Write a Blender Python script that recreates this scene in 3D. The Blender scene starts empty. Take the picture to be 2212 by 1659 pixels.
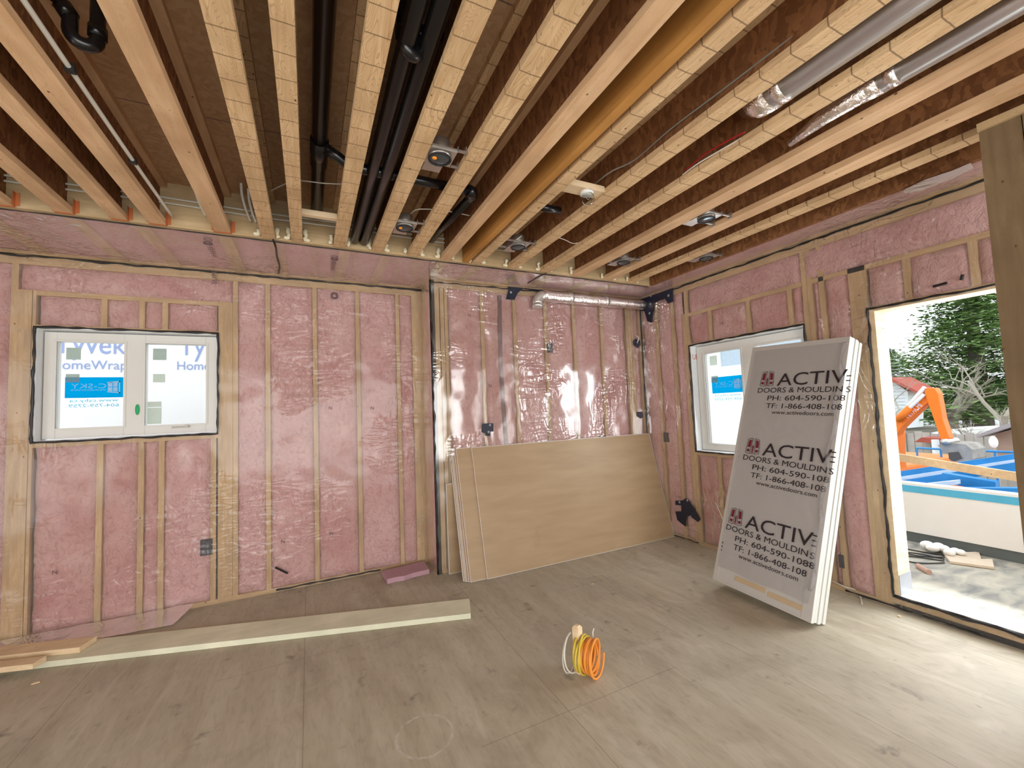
import bpy, bmesh, math, random
from mathutils import Vector, Matrix, noise
sc = bpy.context.scene
COL = sc.collection
# ------------------------------------------------------------------ camera, sky, lights, exposure
FPX, EYE = 907.6, 1.55
RX, RY, RZ = .0596, .0391, -.4518
RM = Matrix.Rotation(RZ, 3, 'Z') @ Matrix.Rotation(RX, 3, 'X') @ Matrix.Rotation(RY, 3, 'Y')
cd = bpy.data.cameras.new('camera'); cam = bpy.data.objects.new('camera', cd); COL.objects.link(cam)
cd.sensor_fit = 'HORIZONTAL'; cd.sensor_width = 36; cd.lens = 36 * FPX / 2212; cd.clip_start = .02; cd.clip_end = 400
m4 = Matrix([(RM[i][0], RM[i][2], -RM[i][1]) for i in range(3)]).to_4x4(); m4.translation = (0, 0, EYE)
cam.matrix_world = m4; sc.camera = cam
sc.view_settings.view_transform = 'Standard'; sc.view_settings.look = 'None'; sc.view_settings.gamma = 1
sc.view_settings.use_curve_mapping = False; sc.view_settings.exposure = .45
w = bpy.data.worlds.new('overcast_sky'); sc.world = w; w.use_nodes = True
bg = w.node_tree.nodes['Background']; bg.inputs[0].default_value = (.90, .95, 1, 1); bg.inputs[1].default_value = 1.7
# fill lamps added to brighten the room, behind the camera and on the left
def area(name, loc, target, sx, sy, power, col=(1, .97, .92)):
    l = bpy.data.lights.new(name, 'AREA'); l.shape = 'RECTANGLE'; l.size = sx; l.size_y = sy; l.energy = power; l.color = col
    o = bpy.data.objects.new(name, l); COL.objects.link(o); o.location = loc
    o.rotation_euler = (Vector(target) - Vector(loc)).to_track_quat('-Z', 'Y').to_euler(); return o
area('fill_lamp_front', (.3, -2.9, 1.35), (.3, 4, 1.35), 5.0, 2.2, 112)
area('fill_lamp_left', (-3.4, .2, 1.3), (3, .6, 1.3), 3.2, 2.0, 30)
area('daylight_doorway', (4.5, 1.12, 1.25), (0, 1.3, .9), 1.3, 2.1, 42, (.95, .98, 1))
area('daylight_window', (3.86, 2.7, 1.6), (0, 2.4, 1.0), .9, .9, 10, (.95, .98, 1))
sc.cycles.use_denoising = True
sc.cycles.max_bounces = 10; sc.cycles.transparent_max_bounces = 24

H, YA, YB, YR, XR, XC = 2.872, 4.42, 4.035, 3.48, 3.815, 1.096
XL, YF = -3.6, -3.1
rnd = random.Random(7)
def at(px, py, ax, v):                      # the point of the room seen at a photo pixel on a plane x/y/z = v
    d = RM @ Vector(((px - 1106) / FPX, 1, -(py - 829.5) / FPX)); i = 'xyz'.index(ax)
    o = Vector((0, 0, EYE)); return o + d * ((v - o[i]) / d[i])

# ------------------------------------------------------------------ materials
class NT:
    def __init__(s, name):
        s.m = bpy.data.materials.new(name); s.m.use_nodes = True; s.t = s.m.node_tree; s.t.nodes.clear()
        s.out = s.n('ShaderNodeOutputMaterial')
    def n(s, typ, ins=None, **kw):
        x = s.t.nodes.new(typ)
        for k, v in kw.items(): setattr(x, k, v)
        for k, v in (ins or {}).items():
            if hasattr(v, 'is_linked') or hasattr(v, 'links'): s.t.links.new(v, x.inputs[k])
            else: x.inputs[k].default_value = v
        return x
    def pos(s, scale=(1, 1, 1)):
        g = s.n('ShaderNodeNewGeometry'); return s.n('ShaderNodeMapping', {0: g.outputs['Position'], 3: scale}).outputs[0]
    def noise(s, vec, scale, detail=4, dist=0, rough=.5):
        return s.n('ShaderNodeTexNoise', {'Vector': vec, 'Scale': scale, 'Detail': detail, 'Distortion': dist, 'Roughness': rough}).outputs['Fac']
    def ramp(s, fac, *stops, interp='LINEAR'):
        r = s.n('ShaderNodeValToRGB', {0: fac}); e = r.color_ramp.elements; r.color_ramp.interpolation = interp
        while len(e) < len(stops): e.new(.5)
        for q, (p, c) in zip(e, stops):
            q.position = p; q.color = (*c, 1) if len(c) == 3 else c
        return r.outputs[0]
    def mix(s, f, a, b, mode='MIX'):
        x = s.n('ShaderNodeMix', data_type='RGBA', blend_type=mode)
        for k, v in ((0, f), (6, a), (7, b)):
            if hasattr(v, 'links'): s.t.links.new(v, x.inputs[k])
            else: x.inputs[k].default_value = (*v, 1) if isinstance(v, tuple) and len(v) == 3 else v
        return x.outputs[2]
    def math(s, op, a, b=0., c=0.):
        x = s.n('ShaderNodeMath', operation=op)
        for k, v in enumerate((a, b, c)):
            if hasattr(v, 'links'): s.t.links.new(v, x.inputs[k])
            else: x.inputs[k].default_value = v
        return x.outputs[0]
    def bump(s, h, strength=.3, dist=.01):
        return s.n('ShaderNodeBump', {'Height': h, 'Strength': strength, 'Distance': dist}).outputs[0]
    def bsdf(s, col, rough=.7, metal=0., normal=None, spec=.3):
        b = s.n('ShaderNodeBsdfPrincipled')
        for k, v in (('Base Color', col), ('Roughness', rough), ('Metallic', metal), ('Specular IOR Level', spec)):
            if hasattr(v, 'links'): s.t.links.new(v, b.inputs[k])
            else: b.inputs[k].default_value = (*v, 1) if isinstance(v, tuple) and len(v) == 3 else v
        if normal is not None: s.t.links.new(normal, b.inputs['Normal'])
        return b.outputs[0]
    def done(s, sh):
        s.t.links.new(sh, s.out.inputs[0]); return s.m
def plain(name, col, rough=.6, metal=0, spec=.3, nz=.12, scale=9):
    t = NT(name); p = t.pos(); f = t.noise(p, scale, 5)
    c = t.mix(f, tuple(max(0, v * (1 - nz)) for v in col), tuple(min(1, v * (1 + nz)) for v in col))
    return t.done(t.bsdf(c, rough, metal, spec=spec))
def lumber(name, a, b, axis=2, joints=0., knots=True, fig=1.0, rough=.75):
    t = NT(name); sca = [14., 14., 14.]; sca[axis] = 1.3
    oi = t.n('ShaderNodeObjectInfo'); g = t.n('ShaderNodeNewGeometry')
    off = t.n('ShaderNodeVectorMath', {0: g.outputs['Position'], 1: oi.outputs['Random']}, operation='ADD').outputs[0]
    off = t.n('ShaderNodeVectorMath', {0: g.outputs['Position'], 1: off}, operation='ADD').outputs[0]
    v = t.n('ShaderNodeMapping', {0: off, 3: tuple(sca)}).outputs[0]
    gr = t.noise(v, 1.0, 6, 1.2 * fig); c = t.ramp(gr, (.3, a), (.7, b))
    sc3 = [4.5, 4.5, 4.5]; sc3[axis] = .9
    v2 = t.n('ShaderNodeMapping', {0: off, 3: tuple(sc3)}).outputs[0]
    w_ = t.n('ShaderNodeTexNoise', {'Vector': v2, 'Scale': 1.6, 'Detail': 1, 'Distortion': .4}).outputs['Fac']
    rings = t.math('ABSOLUTE', t.math('SINE', t.math('MULTIPLY', w_, 95.)))
    c = t.mix(t.math('MULTIPLY', t.ramp(rings, (.0, (1, 1, 1)), (.45, (0, 0, 0))), .35 * fig), c, tuple(x * .55 for x in a))
    pt = t.noise(off, 1.7, 3); c = t.mix(t.ramp(pt, (.35, (0, 0, 0)), (.7, (.6, .6, .6))), c, tuple(x * .72 for x in a))
    if knots:
        vk = t.n('ShaderNodeMapping', {0: off, 3: tuple(3.2 if i != axis else 2.0 for i in range(3))}).outputs[0]
        k = t.n('ShaderNodeTexVoronoi', {'Vector': vk, 'Scale': 2.1}).outputs['Distance']
        c = t.mix(t.ramp(k, (.035, (1, 1, 1)), (.075, (0, 0, 0))), c, (.10, .045, .02))
    if joints:
        sp = t.n('ShaderNodeSeparateXYZ', {0: off}).outputs[axis]
        wob = t.math('ADD', t.math('MULTIPLY', sp, 1.), t.math('MULTIPLY', t.noise(off, 5, 2), .025))
        d = t.n('ShaderNodeTexVoronoi', {'W': wob, 'Scale': joints, 'Randomness': .35}, voronoi_dimensions='1D', feature='DISTANCE_TO_EDGE').outputs['Distance']
        c = t.mix(t.ramp(d, (.012, (.75, .75, .75)), (.028, (0, 0, 0))), c, (.13, .075, .035))
    return t.done(t.bsdf(c, rough, normal=t.bump(gr, .15, .004)))
def osb(name, cols, rough=.85):
    t = NT(name); v = t.pos((1, 1, 1)); vv = t.n('ShaderNodeTexNoise', {'Vector': v, 'Scale': 9, 'Detail': 3}).outputs['Color']
    v2 = t.n('ShaderNodeVectorMath', {0: v, 1: t.n('ShaderNodeVectorMath', {0: vv, 3: .12}, operation='SCALE').outputs[0]}, operation='ADD').outputs[0]
    k = t.n('ShaderNodeTexVoronoi', {'Vector': t.n('ShaderNodeMapping', {0: v2, 3: (45, 45, 16)}).outputs[0], 'Scale': 1.0})
    f = t.n('ShaderNodeSeparateColor', {0: k.outputs['Color']}).outputs[0]
    c = t.ramp(f, (.1, cols[0]), (.5, cols[1]), (.9, cols[2]))
    return t.done(t.bsdf(c, rough, normal=t.bump(f, .2, .003)))
M = {}
M['stud'] = lumber('spruce_stud', (.50, .34, .17), (.66, .48, .27), 2)
M['studh'] = lumber('spruce_plate', (.50, .34, .17), (.66, .48, .27), 0)
M['study'] = lumber('spruce_plate_side', (.50, .34, .17), (.66, .48, .27), 1)
M['post'] = lumber('fir_post', (.165, .11, .057), (.22, .152, .082), 2, fig=.4)
M['flange'] = lumber('joist_flange_pine', (.62, .38, .20), (.76, .52, .31), 1, fig=.7)
M['flangej'] = lumber('joist_flange_finger_jointed', (.60, .38, .19), (.80, .58, .34), 1, joints=3.9, fig=1.9)
M['lvl'] = lumber('orange_lvl', (.42, .19, .04), (.55, .27, .07), 1, knots=False, fig=.4)
M['rim'] = lumber('rim_plywood', (.50, .36, .19), (.66, .50, .30), 0, knots=False, fig=.6)
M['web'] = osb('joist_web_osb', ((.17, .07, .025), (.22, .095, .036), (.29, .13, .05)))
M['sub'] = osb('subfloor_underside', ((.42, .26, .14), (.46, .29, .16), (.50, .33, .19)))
M['treated'] = lumber('pale_green_treated_board', (.74, .74, .55), (.84, .83, .65), 0, knots=False, fig=.2)
M['newwood'] = lumber('fresh_pine_board', (.70, .52, .32), (.84, .68, .46), 0, fig=.5)
# pink glass wool
t = NT('pink_glass_wool'); p = t.pos(); a = t.noise(p, 2.3, 4, .8); b = t.noise(t.pos((1, 1, .7)), 17, 8, 2.2, .6); cr = t.noise(p, 5.5, 3, 3.0, .45)
c = t.ramp(a, (.25, (.49, .22, .205)), (.5, (.60, .345, .315)), (.75, (.70, .48, .45)))
t3 = t.n('ShaderNodeObjectInfo').outputs['Random']; c = t.mix(t.math('MULTIPLY', t3, .55), c, (.70, .46, .45))
c = t.mix(t.ramp(b, (.3, (.55, .55, .55)), (.5, (0, 0, 0))), c, (.40, .165, .145))
crk = t.math('ABSOLUTE', t.math('SUBTRACT', cr, .5)); c = t.mix(t.ramp(crk, (0., (.28, .28, .28)), (.016, (0, 0, 0))), c, (.32, .14, .12))
M['wool'] = t.done(t.bsdf(c, .95, normal=t.bump(t.math('ADD', b, t.math('MULTIPLY', t.math('MINIMUM', crk, .06), 2.5)), .7, .026), spec=.1))
# clear polyethylene film
def film(name, haze=.07, gl=.25, scale=1.0, bs=.7, fr=.9):
    t = NT(name); p = t.pos()
    def ridge(vec, sc_, dist): return t.math('POWER', t.math('ABSOLUTE', t.math('SUBTRACT', t.noise(vec, sc_, 1, dist, .4), .5)), .7)
    mp = t.n('ShaderNodeMapping', {0: p, 2: (.5, .6, .3), 3: (2.6, 2.6, .8)}).outputs[0]; mp2 = t.n('ShaderNodeMapping', {0: p, 2: (-.7, -.5, .2), 3: (.9, .9, 3.4)}).outputs[0]
    msk = t.ramp(t.noise(p, 1.5, 2), (.50, (0, 0, 0)), (.72, (1, 1, 1)))
    fine_ = t.math('ADD', ridge(mp, 3.2 * scale, 1.4), t.math('MULTIPLY', ridge(mp2, 3.6 * scale, 1.2), .8))
    h = t.math('ADD', t.math('MULTIPLY', t.noise(p, 3.2, 1), .35), t.math('MULTIPLY', t.math('MULTIPLY', fine_, msk), 1.1))
    nb = t.bump(h, bs, .05)
    tr = t.n('ShaderNodeBsdfTransparent', {0: (.985, .97, .97, 1)}).outputs[0]
    df = t.n('ShaderNodeBsdfDiffuse', {0: (.82, .80, .80, 1), 'Normal': nb}).outputs[0]
    gs = t.n('ShaderNodeBsdfGlossy', {0: (1, 1, 1, 1), 'Roughness': .15, 'Normal': nb}).outputs[0]
    s1 = t.n('ShaderNodeMixShader', {0: haze, 1: tr, 2: df}).outputs[0]
    lw = t.n('ShaderNodeLayerWeight', {0: .25, 'Normal': nb}).outputs['Fresnel']
    fac = t.math('MINIMUM', t.math('ADD', t.math('MULTIPLY', lw, fr), gl * .3), .65)
    return t.done(t.n('ShaderNodeMixShader', {0: fac, 1: s1, 2: gs}).outputs[0])
M['film'] = film('clear_poly_film', .07, .05, 1., .7, .55); M['film_shiny'] = film('glossy_poly_film', .06, .36, 1., .8)
M['film_soffit'] = film('milky_poly_film', .14, .08, 1., .7, .3)
M['filmfold'] = film('folded_poly_film', .42, .3)
# site floor of dusty OSB
t = NT('dusty_subfloor'); g = t.n('ShaderNodeNewGeometry').outputs['Position']; sx = t.n('ShaderNodeSeparateXYZ', {0: g}).outputs
big = t.noise(g, .9, 4, .4); streak = t.noise(t.pos((6.5, .75, 1)), 1.5, 5, .5); fine = t.noise(t.pos((20, 5, 1)), 2.2, 6, .6); spot = t.noise(g, 5.5, 6, .2, .62)
c = t.ramp(streak, (.22, (.37, .315, .225)), (.5, (.46, .405, .305)), (.8, (.54, .50, .40)))
c = t.mix(t.ramp(big, (.35, (.0, .0, .0)), (.7, (.65, .65, .65))), c, (.42, .395, .315))
c = t.mix(t.ramp(fine, (.30, (.35, .35, .35)), (.52, (0, 0, 0))), c, (.28, .25, .19))
c = t.mix(t.ramp(spot, (.28, (.7, .7, .7)), (.38, (0, 0, 0))), c, (.15, .125, .105))
c = t.mix(t.ramp(t.noise(t.pos((1.6, 1, 1)), 1.9, 6, .8, .6), (.32, (.4, .4, .4)), (.50, (0, 0, 0))), c, (.27, .225, .17))
c = t.mix(t.ramp(t.noise(t.pos((5, .6, 1)), 2.3, 4, .9, .55), (.57, (0, 0, 0)), (.72, (.4, .4, .4))), c, (.56, .51, .42))
c = t.mix(t.ramp(t.noise(g, 2.6, 5, 1.2), (.60, (0, 0, 0)), (.74, (.5, .5, .5))), c, (.58, .51, .41))
def seam(coord, offs, period, wd):
    f = t.math('FRACT', t.math('DIVIDE', t.math('SUBTRACT', coord, offs), period)); f = t.math('ABSOLUTE', t.math('SUBTRACT', f, .5))
    return t.math('LESS_THAN', t.math('SUBTRACT', .5, f), wd / period)
row = t.math('MODULO', t.math('ABSOLUTE', t.math('FLOOR', t.math('DIVIDE', t.math('ADD', sx[0], 20.04), 1.22))), 2.)
s1 = seam(sx[0], -.0 + 20 * 1.22 - 24.44, 1.22, .0022)
s2 = seam(t.math('ADD', sx[1], t.math('MULTIPLY', row, 1.22)), .7, 2.44, .002)
c = t.mix(t.math('MULTIPLY', t.math('MAXIMUM', s1, s2), .38), c, (.09, .065, .045))
for (cx, cy, r, k) in ((.487, 2.12, .135, .75), (1.70, 2.13, .12, .35)):
    d = t.n('ShaderNodeVectorMath', {0: g, 1: (cx, cy, 0)}, operation='DISTANCE').outputs['Value']
    d = t.math('ADD', d, t.math('MULTIPLY', t.math('SUBTRACT', t.noise(g, 7, 2), .5), .03))
    ring = t.math('LESS_THAN', t.math('ABSOLUTE', t.math('SUBTRACT', d, r)), .007)
    c = t.mix(t.math('MULTIPLY', ring, t.math('MULTIPLY', t.ramp(t.noise(g, 30, 4), (.38, (0, 0, 0)), (.6, (1, 1, 1))), k)), c, (.55, .52, .46))
M['floor'] = t.done(t.bsdf(c, t.math('ADD', .5, t.math('MULTIPLY', streak, .3)), normal=t.bump(fine, .15, .003), spec=.35))
# drywall paper
t = NT('drywall_back_paper'); p = t.pos((1, 1, 6)); a = t.noise(p, 2.2, 5, .3); c = t.ramp(a, (.3, (.37, .255, .145)), (.7, (.43, .305, .18)))
c = t.mix(t.ramp(t.noise(t.pos(), 3.1, 4), (.66, (0, 0, 0)), (.78, (.35, .35, .35))), c, (.24, .175, .11))
M['paper'] = t.done(t.bsdf(c, .5, spec=.45))
M['gypsum'] = plain('gypsum_edge', (.72, .69, .66), .9)
M['redtape'] = plain('reddish_edge_tape', (.42, .20, .16), .8, nz=.5, scale=60)
M['vinyl'] = plain('white_vinyl', (.74, .74, .71), .35, nz=.02)
M['membrane'] = plain('white_building_membrane', (.84, .86, .87), .5, nz=.06, scale=20)
M['doorpaint'] = plain('grey_primed_door', (.50, .48, .45), .5, nz=.03)
M['dooredge'] = plain('white_door_edge', (.66, .67, .63), .5, nz=.03)
M['ink'] = plain('black_print', (.025, .018, .022), .6)
M['maroon'] = plain('maroon_print', (.16, .012, .025), .6)
M['greyink'] = plain('faded_grey_print', (.16, .10, .11), .7)
M['bead'] = plain('black_acoustic_sealant', (.012, .011, .012), .35, spec=.5)
M['tape'] = plain('navy_sheathing_tape', (.010, .014, .035), .35, spec=.5, nz=.5, scale=30)
M['tapedot'] = plain('grey_staple_dimple', (.30, .31, .33), .3)
M['box'] = plain('grey_outlet_box', (.025, .025, .028), .6)
M['abs'] = plain('black_abs_pipe', (.006, .006, .007), .25, spec=.5)
M['pex'] = plain('white_pex_pipe', (.66, .65, .58), .4)
M['cable'] = plain('white_cable', (.70, .66, .58), .5)
M['gcable'] = plain('grey_cable', (.28, .26, .22), .5)
M['orangeclip'] = plain('orange_joist_hanger', (.55, .17, .06), .55)
M['foamb'] = plain('cream_spray_foam', (.80, .73, .52), .8)
M['pinkfoam'] = plain('pink_foam_board', (.46, .28, .33), .7)
M['copper'] = plain('orange_cable_jacket', (.80, .30, .05), .4)
M['yellow'] = plain('yellow_cable_jacket', (.66, .50, .06), .4)
M['red'] = plain('red_wire', (.35, .01, .015), .4)
M['tin'] = plain('galvanised_plate', (.55, .52, .48), .38, .85, nz=.15)
M['lens'] = plain('dark_lamp_reflector', (.10, .12, .13), .12, .6)
M['orange_dot'] = plain('amber_lamp_cap', (.9, .32, .03), .4)
M['rubber'] = plain('black_lamp_gasket', (.02, .02, .02), .5)
t = NT('shiny_duct_metal'); a = t.noise(t.pos((8, 1, 8)), 2, 4)
M['duct'] = t.done(t.bsdf(t.ramp(a, (.3, (.66, .66, .63)), (.7, (.86, .86, .83))), .3, .75, spec=.5))
t = NT('crinkled_foil_wrap'); a = t.noise(t.pos(), 38, 4, 1.); M['foil'] = t.done(t.bsdf((.86, .80, .78), .2, .95, normal=t.bump(a, .5, .012)))
def glass(name, tint=(.97, .99, .985)):
    t = NT(name); tr = t.n('ShaderNodeBsdfTransparent', {0: (*tint, 1)}).outputs[0]; gs = t.n('ShaderNodeBsdfGlossy', {'Roughness': .02}).outputs[0]
    f = t.n('ShaderNodeLayerWeight', {0: .12}).outputs['Fresnel']
    return t.done(t.n('ShaderNodeMixShader', {0: f, 1: tr, 2: gs}).outputs[0])
M['glass'] = glass('window_glass')
def sticker(name, col, k=.75):
    t = NT(name); d = t.n('ShaderNodeBsdfDiffuse', {0: (*col, 1)}).outputs[0]; l = t.n('ShaderNodeBsdfTranslucent', {0: (*col, 1)}).outputs[0]
    return t.done(t.n('ShaderNodeMixShader', {0: k, 1: d, 2: l}).outputs[0])
M['cyan'] = sticker('cyan_sticker', (.0, .66, .95), .85); M['cyantext'] = sticker('pale_blue_print', (.10, .60, .80), .85); M['stk_white'] = sticker('white_sticker_print', (.95, .97, .97))
M['stk_grey'] = sticker('grey_label', (.66, .72, .67), .8); M['stk_grey2'] = sticker('grey_label_light', (.80, .84, .78), .85)
M['green'] = plain('green_painter_tape', (.03, .42, .16), .5)
M['chrome'] = plain('bronze_handle', (.28, .25, .22), .3, .8)

# ------------------------------------------------------------------ mesh helpers
class MB:
    def __init__(s): s.v = []; s.f = []; s.mi = []
    def add(s, vs, fs, mi=0):
        b = len(s.v); s.v += [tuple(v) for v in vs]; s.f += [tuple(b + i for i in f) for f in fs]; s.mi += [mi] * len(fs); return s
    def hexa(s, p, mi=0):       # 8 points: bottom loop 0-3, top loop 4-7
        return s.add(p, [(3, 2, 1, 0), (4, 5, 6, 7), (0, 1, 5, 4), (1, 2, 6, 5), (2, 3, 7, 6), (3, 0, 4, 7)], mi)
    def box(s, x0, x1, y0, y1, z0, z1, mi=0):
        x0, x1 = sorted((x0, x1)); y0, y1 = sorted((y0, y1)); z0, z1 = sorted((z0, z1))
        return s.hexa([(x0, y0, z0), (x1, y0, z0), (x1, y1, z0), (x0, y1, z0), (x0, y0, z1), (x1, y0, z1), (x1, y1, z1), (x0, y1, z1)], mi)
    def obox(s, o, u, v, n, mi=0):   # box from corner o and three edge vectors
        o, u, v, n = map(Vector, (o, u, v, n)); return s.hexa([o, o + u, o + u + v, o + v, o + n, o + u + n, o + u + v + n, o + v + n], mi)
    def prism(s, pts, n, mi=0):
        n = Vector(n); P = [Vector(p) for p in pts]; k = len(P)
        return s.add(P + [p + n for p in P], [tuple(range(k))[::-1], tuple(range(k, 2 * k))] + [(i, (i + 1) % k, k + (i + 1) % k, k + i) for i in range(k)], mi)
    def tube(s, pts, r, seg=8, closed=False, mi=0, cap=True):
        P = [Vector(p) for p in pts]; n = len(P); rs = r if isinstance(r, (list, tuple)) else [r] * n
        T = []
        for i in range(n):
            a = P[(i - 1) % n] if closed or i > 0 else P[i]; b = P[(i + 1) % n] if closed or i < n - 1 else P[i]
            T.append((b - a).normalized() if (b - a).length > 1e-9 else Vector((0, 0, 1)))
        ref = Vector((0, 0, 1)) if abs(T[0].z) < .9 else Vector((1, 0, 0)); x = T[0].cross(ref).normalized(); vs = []; prev = T[0]
        for i in range(n):
            if i: q = prev.rotation_difference(T[i]); x = q @ x; x = (x - T[i] * x.dot(T[i])).normalized(); prev = T[i]
            y = T[i].cross(x)
            vs += [P[i] + (x * math.cos(2 * math.pi * k / seg) + y * math.sin(2 * math.pi * k / seg)) * rs[i] for k in range(seg)]
        fs = []
        for i in range(n if closed else n - 1):
            a, b = i * seg, ((i + 1) % n) * seg
            fs += [(a + k, a + (k + 1) % seg, b + (k + 1) % seg, b + k) for k in range(seg)]
        if not closed and cap: fs += [tuple(range(seg))[::-1], tuple(range((n - 1) * seg, n * seg))]
        return s.add(vs, fs, mi)
    def cyl(s, a, b, r, seg=20, mi=0): return s.tube([a, b], r, seg, mi=mi)
    def grid(s, f, nu, nv, mi=0, skip=None):
        b = len(s.v); s.v += [tuple(f(i, j)) for j in range(nv + 1) for i in range(nu + 1)]
        for j in range(nv):
            for i in range(nu):
                if skip and skip(i, j): continue
                a = b + j * (nu + 1) + i; s.f.append((a, a + 1, a + nu + 2, a + nu + 1)); s.mi.append(mi)
        return s
    def sphere(s, c, r, nu=16, nv=10, sq=(1, 1, 1), mi=0):
        c = Vector(c)
        def f(i, j):
            th = math.pi * j / nv; ph = 2 * math.pi * i / nu
            return c + Vector((math.sin(th) * math.cos(ph) * sq[0], math.sin(th) * math.sin(ph) * sq[1], math.cos(th) * sq[2])) * r
        return s.grid(f, nu, nv, mi)
def build(mb, name, mats, parent=None, smooth=False, bevel=0):
    me = bpy.data.meshes.new(name); off = Vector((0, 0, 0)); q = parent
    while q is not None: off = off + q.location; q = q.parent
    me.from_pydata([tuple(Vector(v) - off) for v in mb.v], [], mb.f)
    mats = mats if isinstance(mats, (list, tuple)) else [mats]
    for m in mats: me.materials.append(M[m] if isinstance(m, str) else m)
    if len(mats) > 1: me.polygons.foreach_set('material_index', mb.mi)
    if smooth: me.polygons.foreach_set('use_smooth', [True] * len(me.polygons))
    me.update(); o = bpy.data.objects.new(name, me); COL.objects.link(o); o.parent = parent
    if bevel:
        b = o.modifiers.new('bevel', 'BEVEL'); b.width = bevel; b.segments = 2; b.limit_method = 'ANGLE'
    return o
def tag(o, label, cat, group=None, kind=None):
    if label: o['label'] = label
    if cat: o['category'] = cat
    if group: o['group'] = group
    if kind: o['kind'] = kind
    return o
def thing(name, loc, label, cat, group=None, kind=None):
    o = bpy.data.objects.new(name, None); COL.objects.link(o); o.location = loc; o.empty_display_size = .1
    return tag(o, label, cat, group, kind)
def struct(name, loc=(0, 0, 0), label=None):
    o = bpy.data.objects.new(name, None); COL.objects.link(o); o.location = loc; o['kind'] = 'structure'
    if label: o['label'] = label; o['category'] = name.split('_')[0]
    return o
def text_geo(mb, s, size, place, width=None, depth=.0006, mi=0, sx=1):
    """adds filled letters; place(x, y, z) -> world"""
    cu = bpy.data.curves.new('t', 'FONT'); cu.body = s; cu.size = size; cu.extrude = 0; cu.resolution_u = 3
    ob = bpy.data.objects.new('t', cu); me = bpy.data.meshes.new_from_object(ob)
    xs = [v.co.x for v in me.vertices]; x0, x1 = min(xs), max(xs); k = (width / (x1 - x0)) if width else 1
    mb.add([place((v.co.x - x0) * k * sx, v.co.y, v.co.z) for v in me.vertices], [tuple(p.vertices) for p in me.polygons], mi)
    bpy.data.objects.remove(ob); bpy.data.meshes.remove(me); bpy.data.curves.remove(cu)
    return mb
def fb(x, y, z, s): return noise.fractal((x * s, y * s, z * s), 1., 2., 3)

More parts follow.
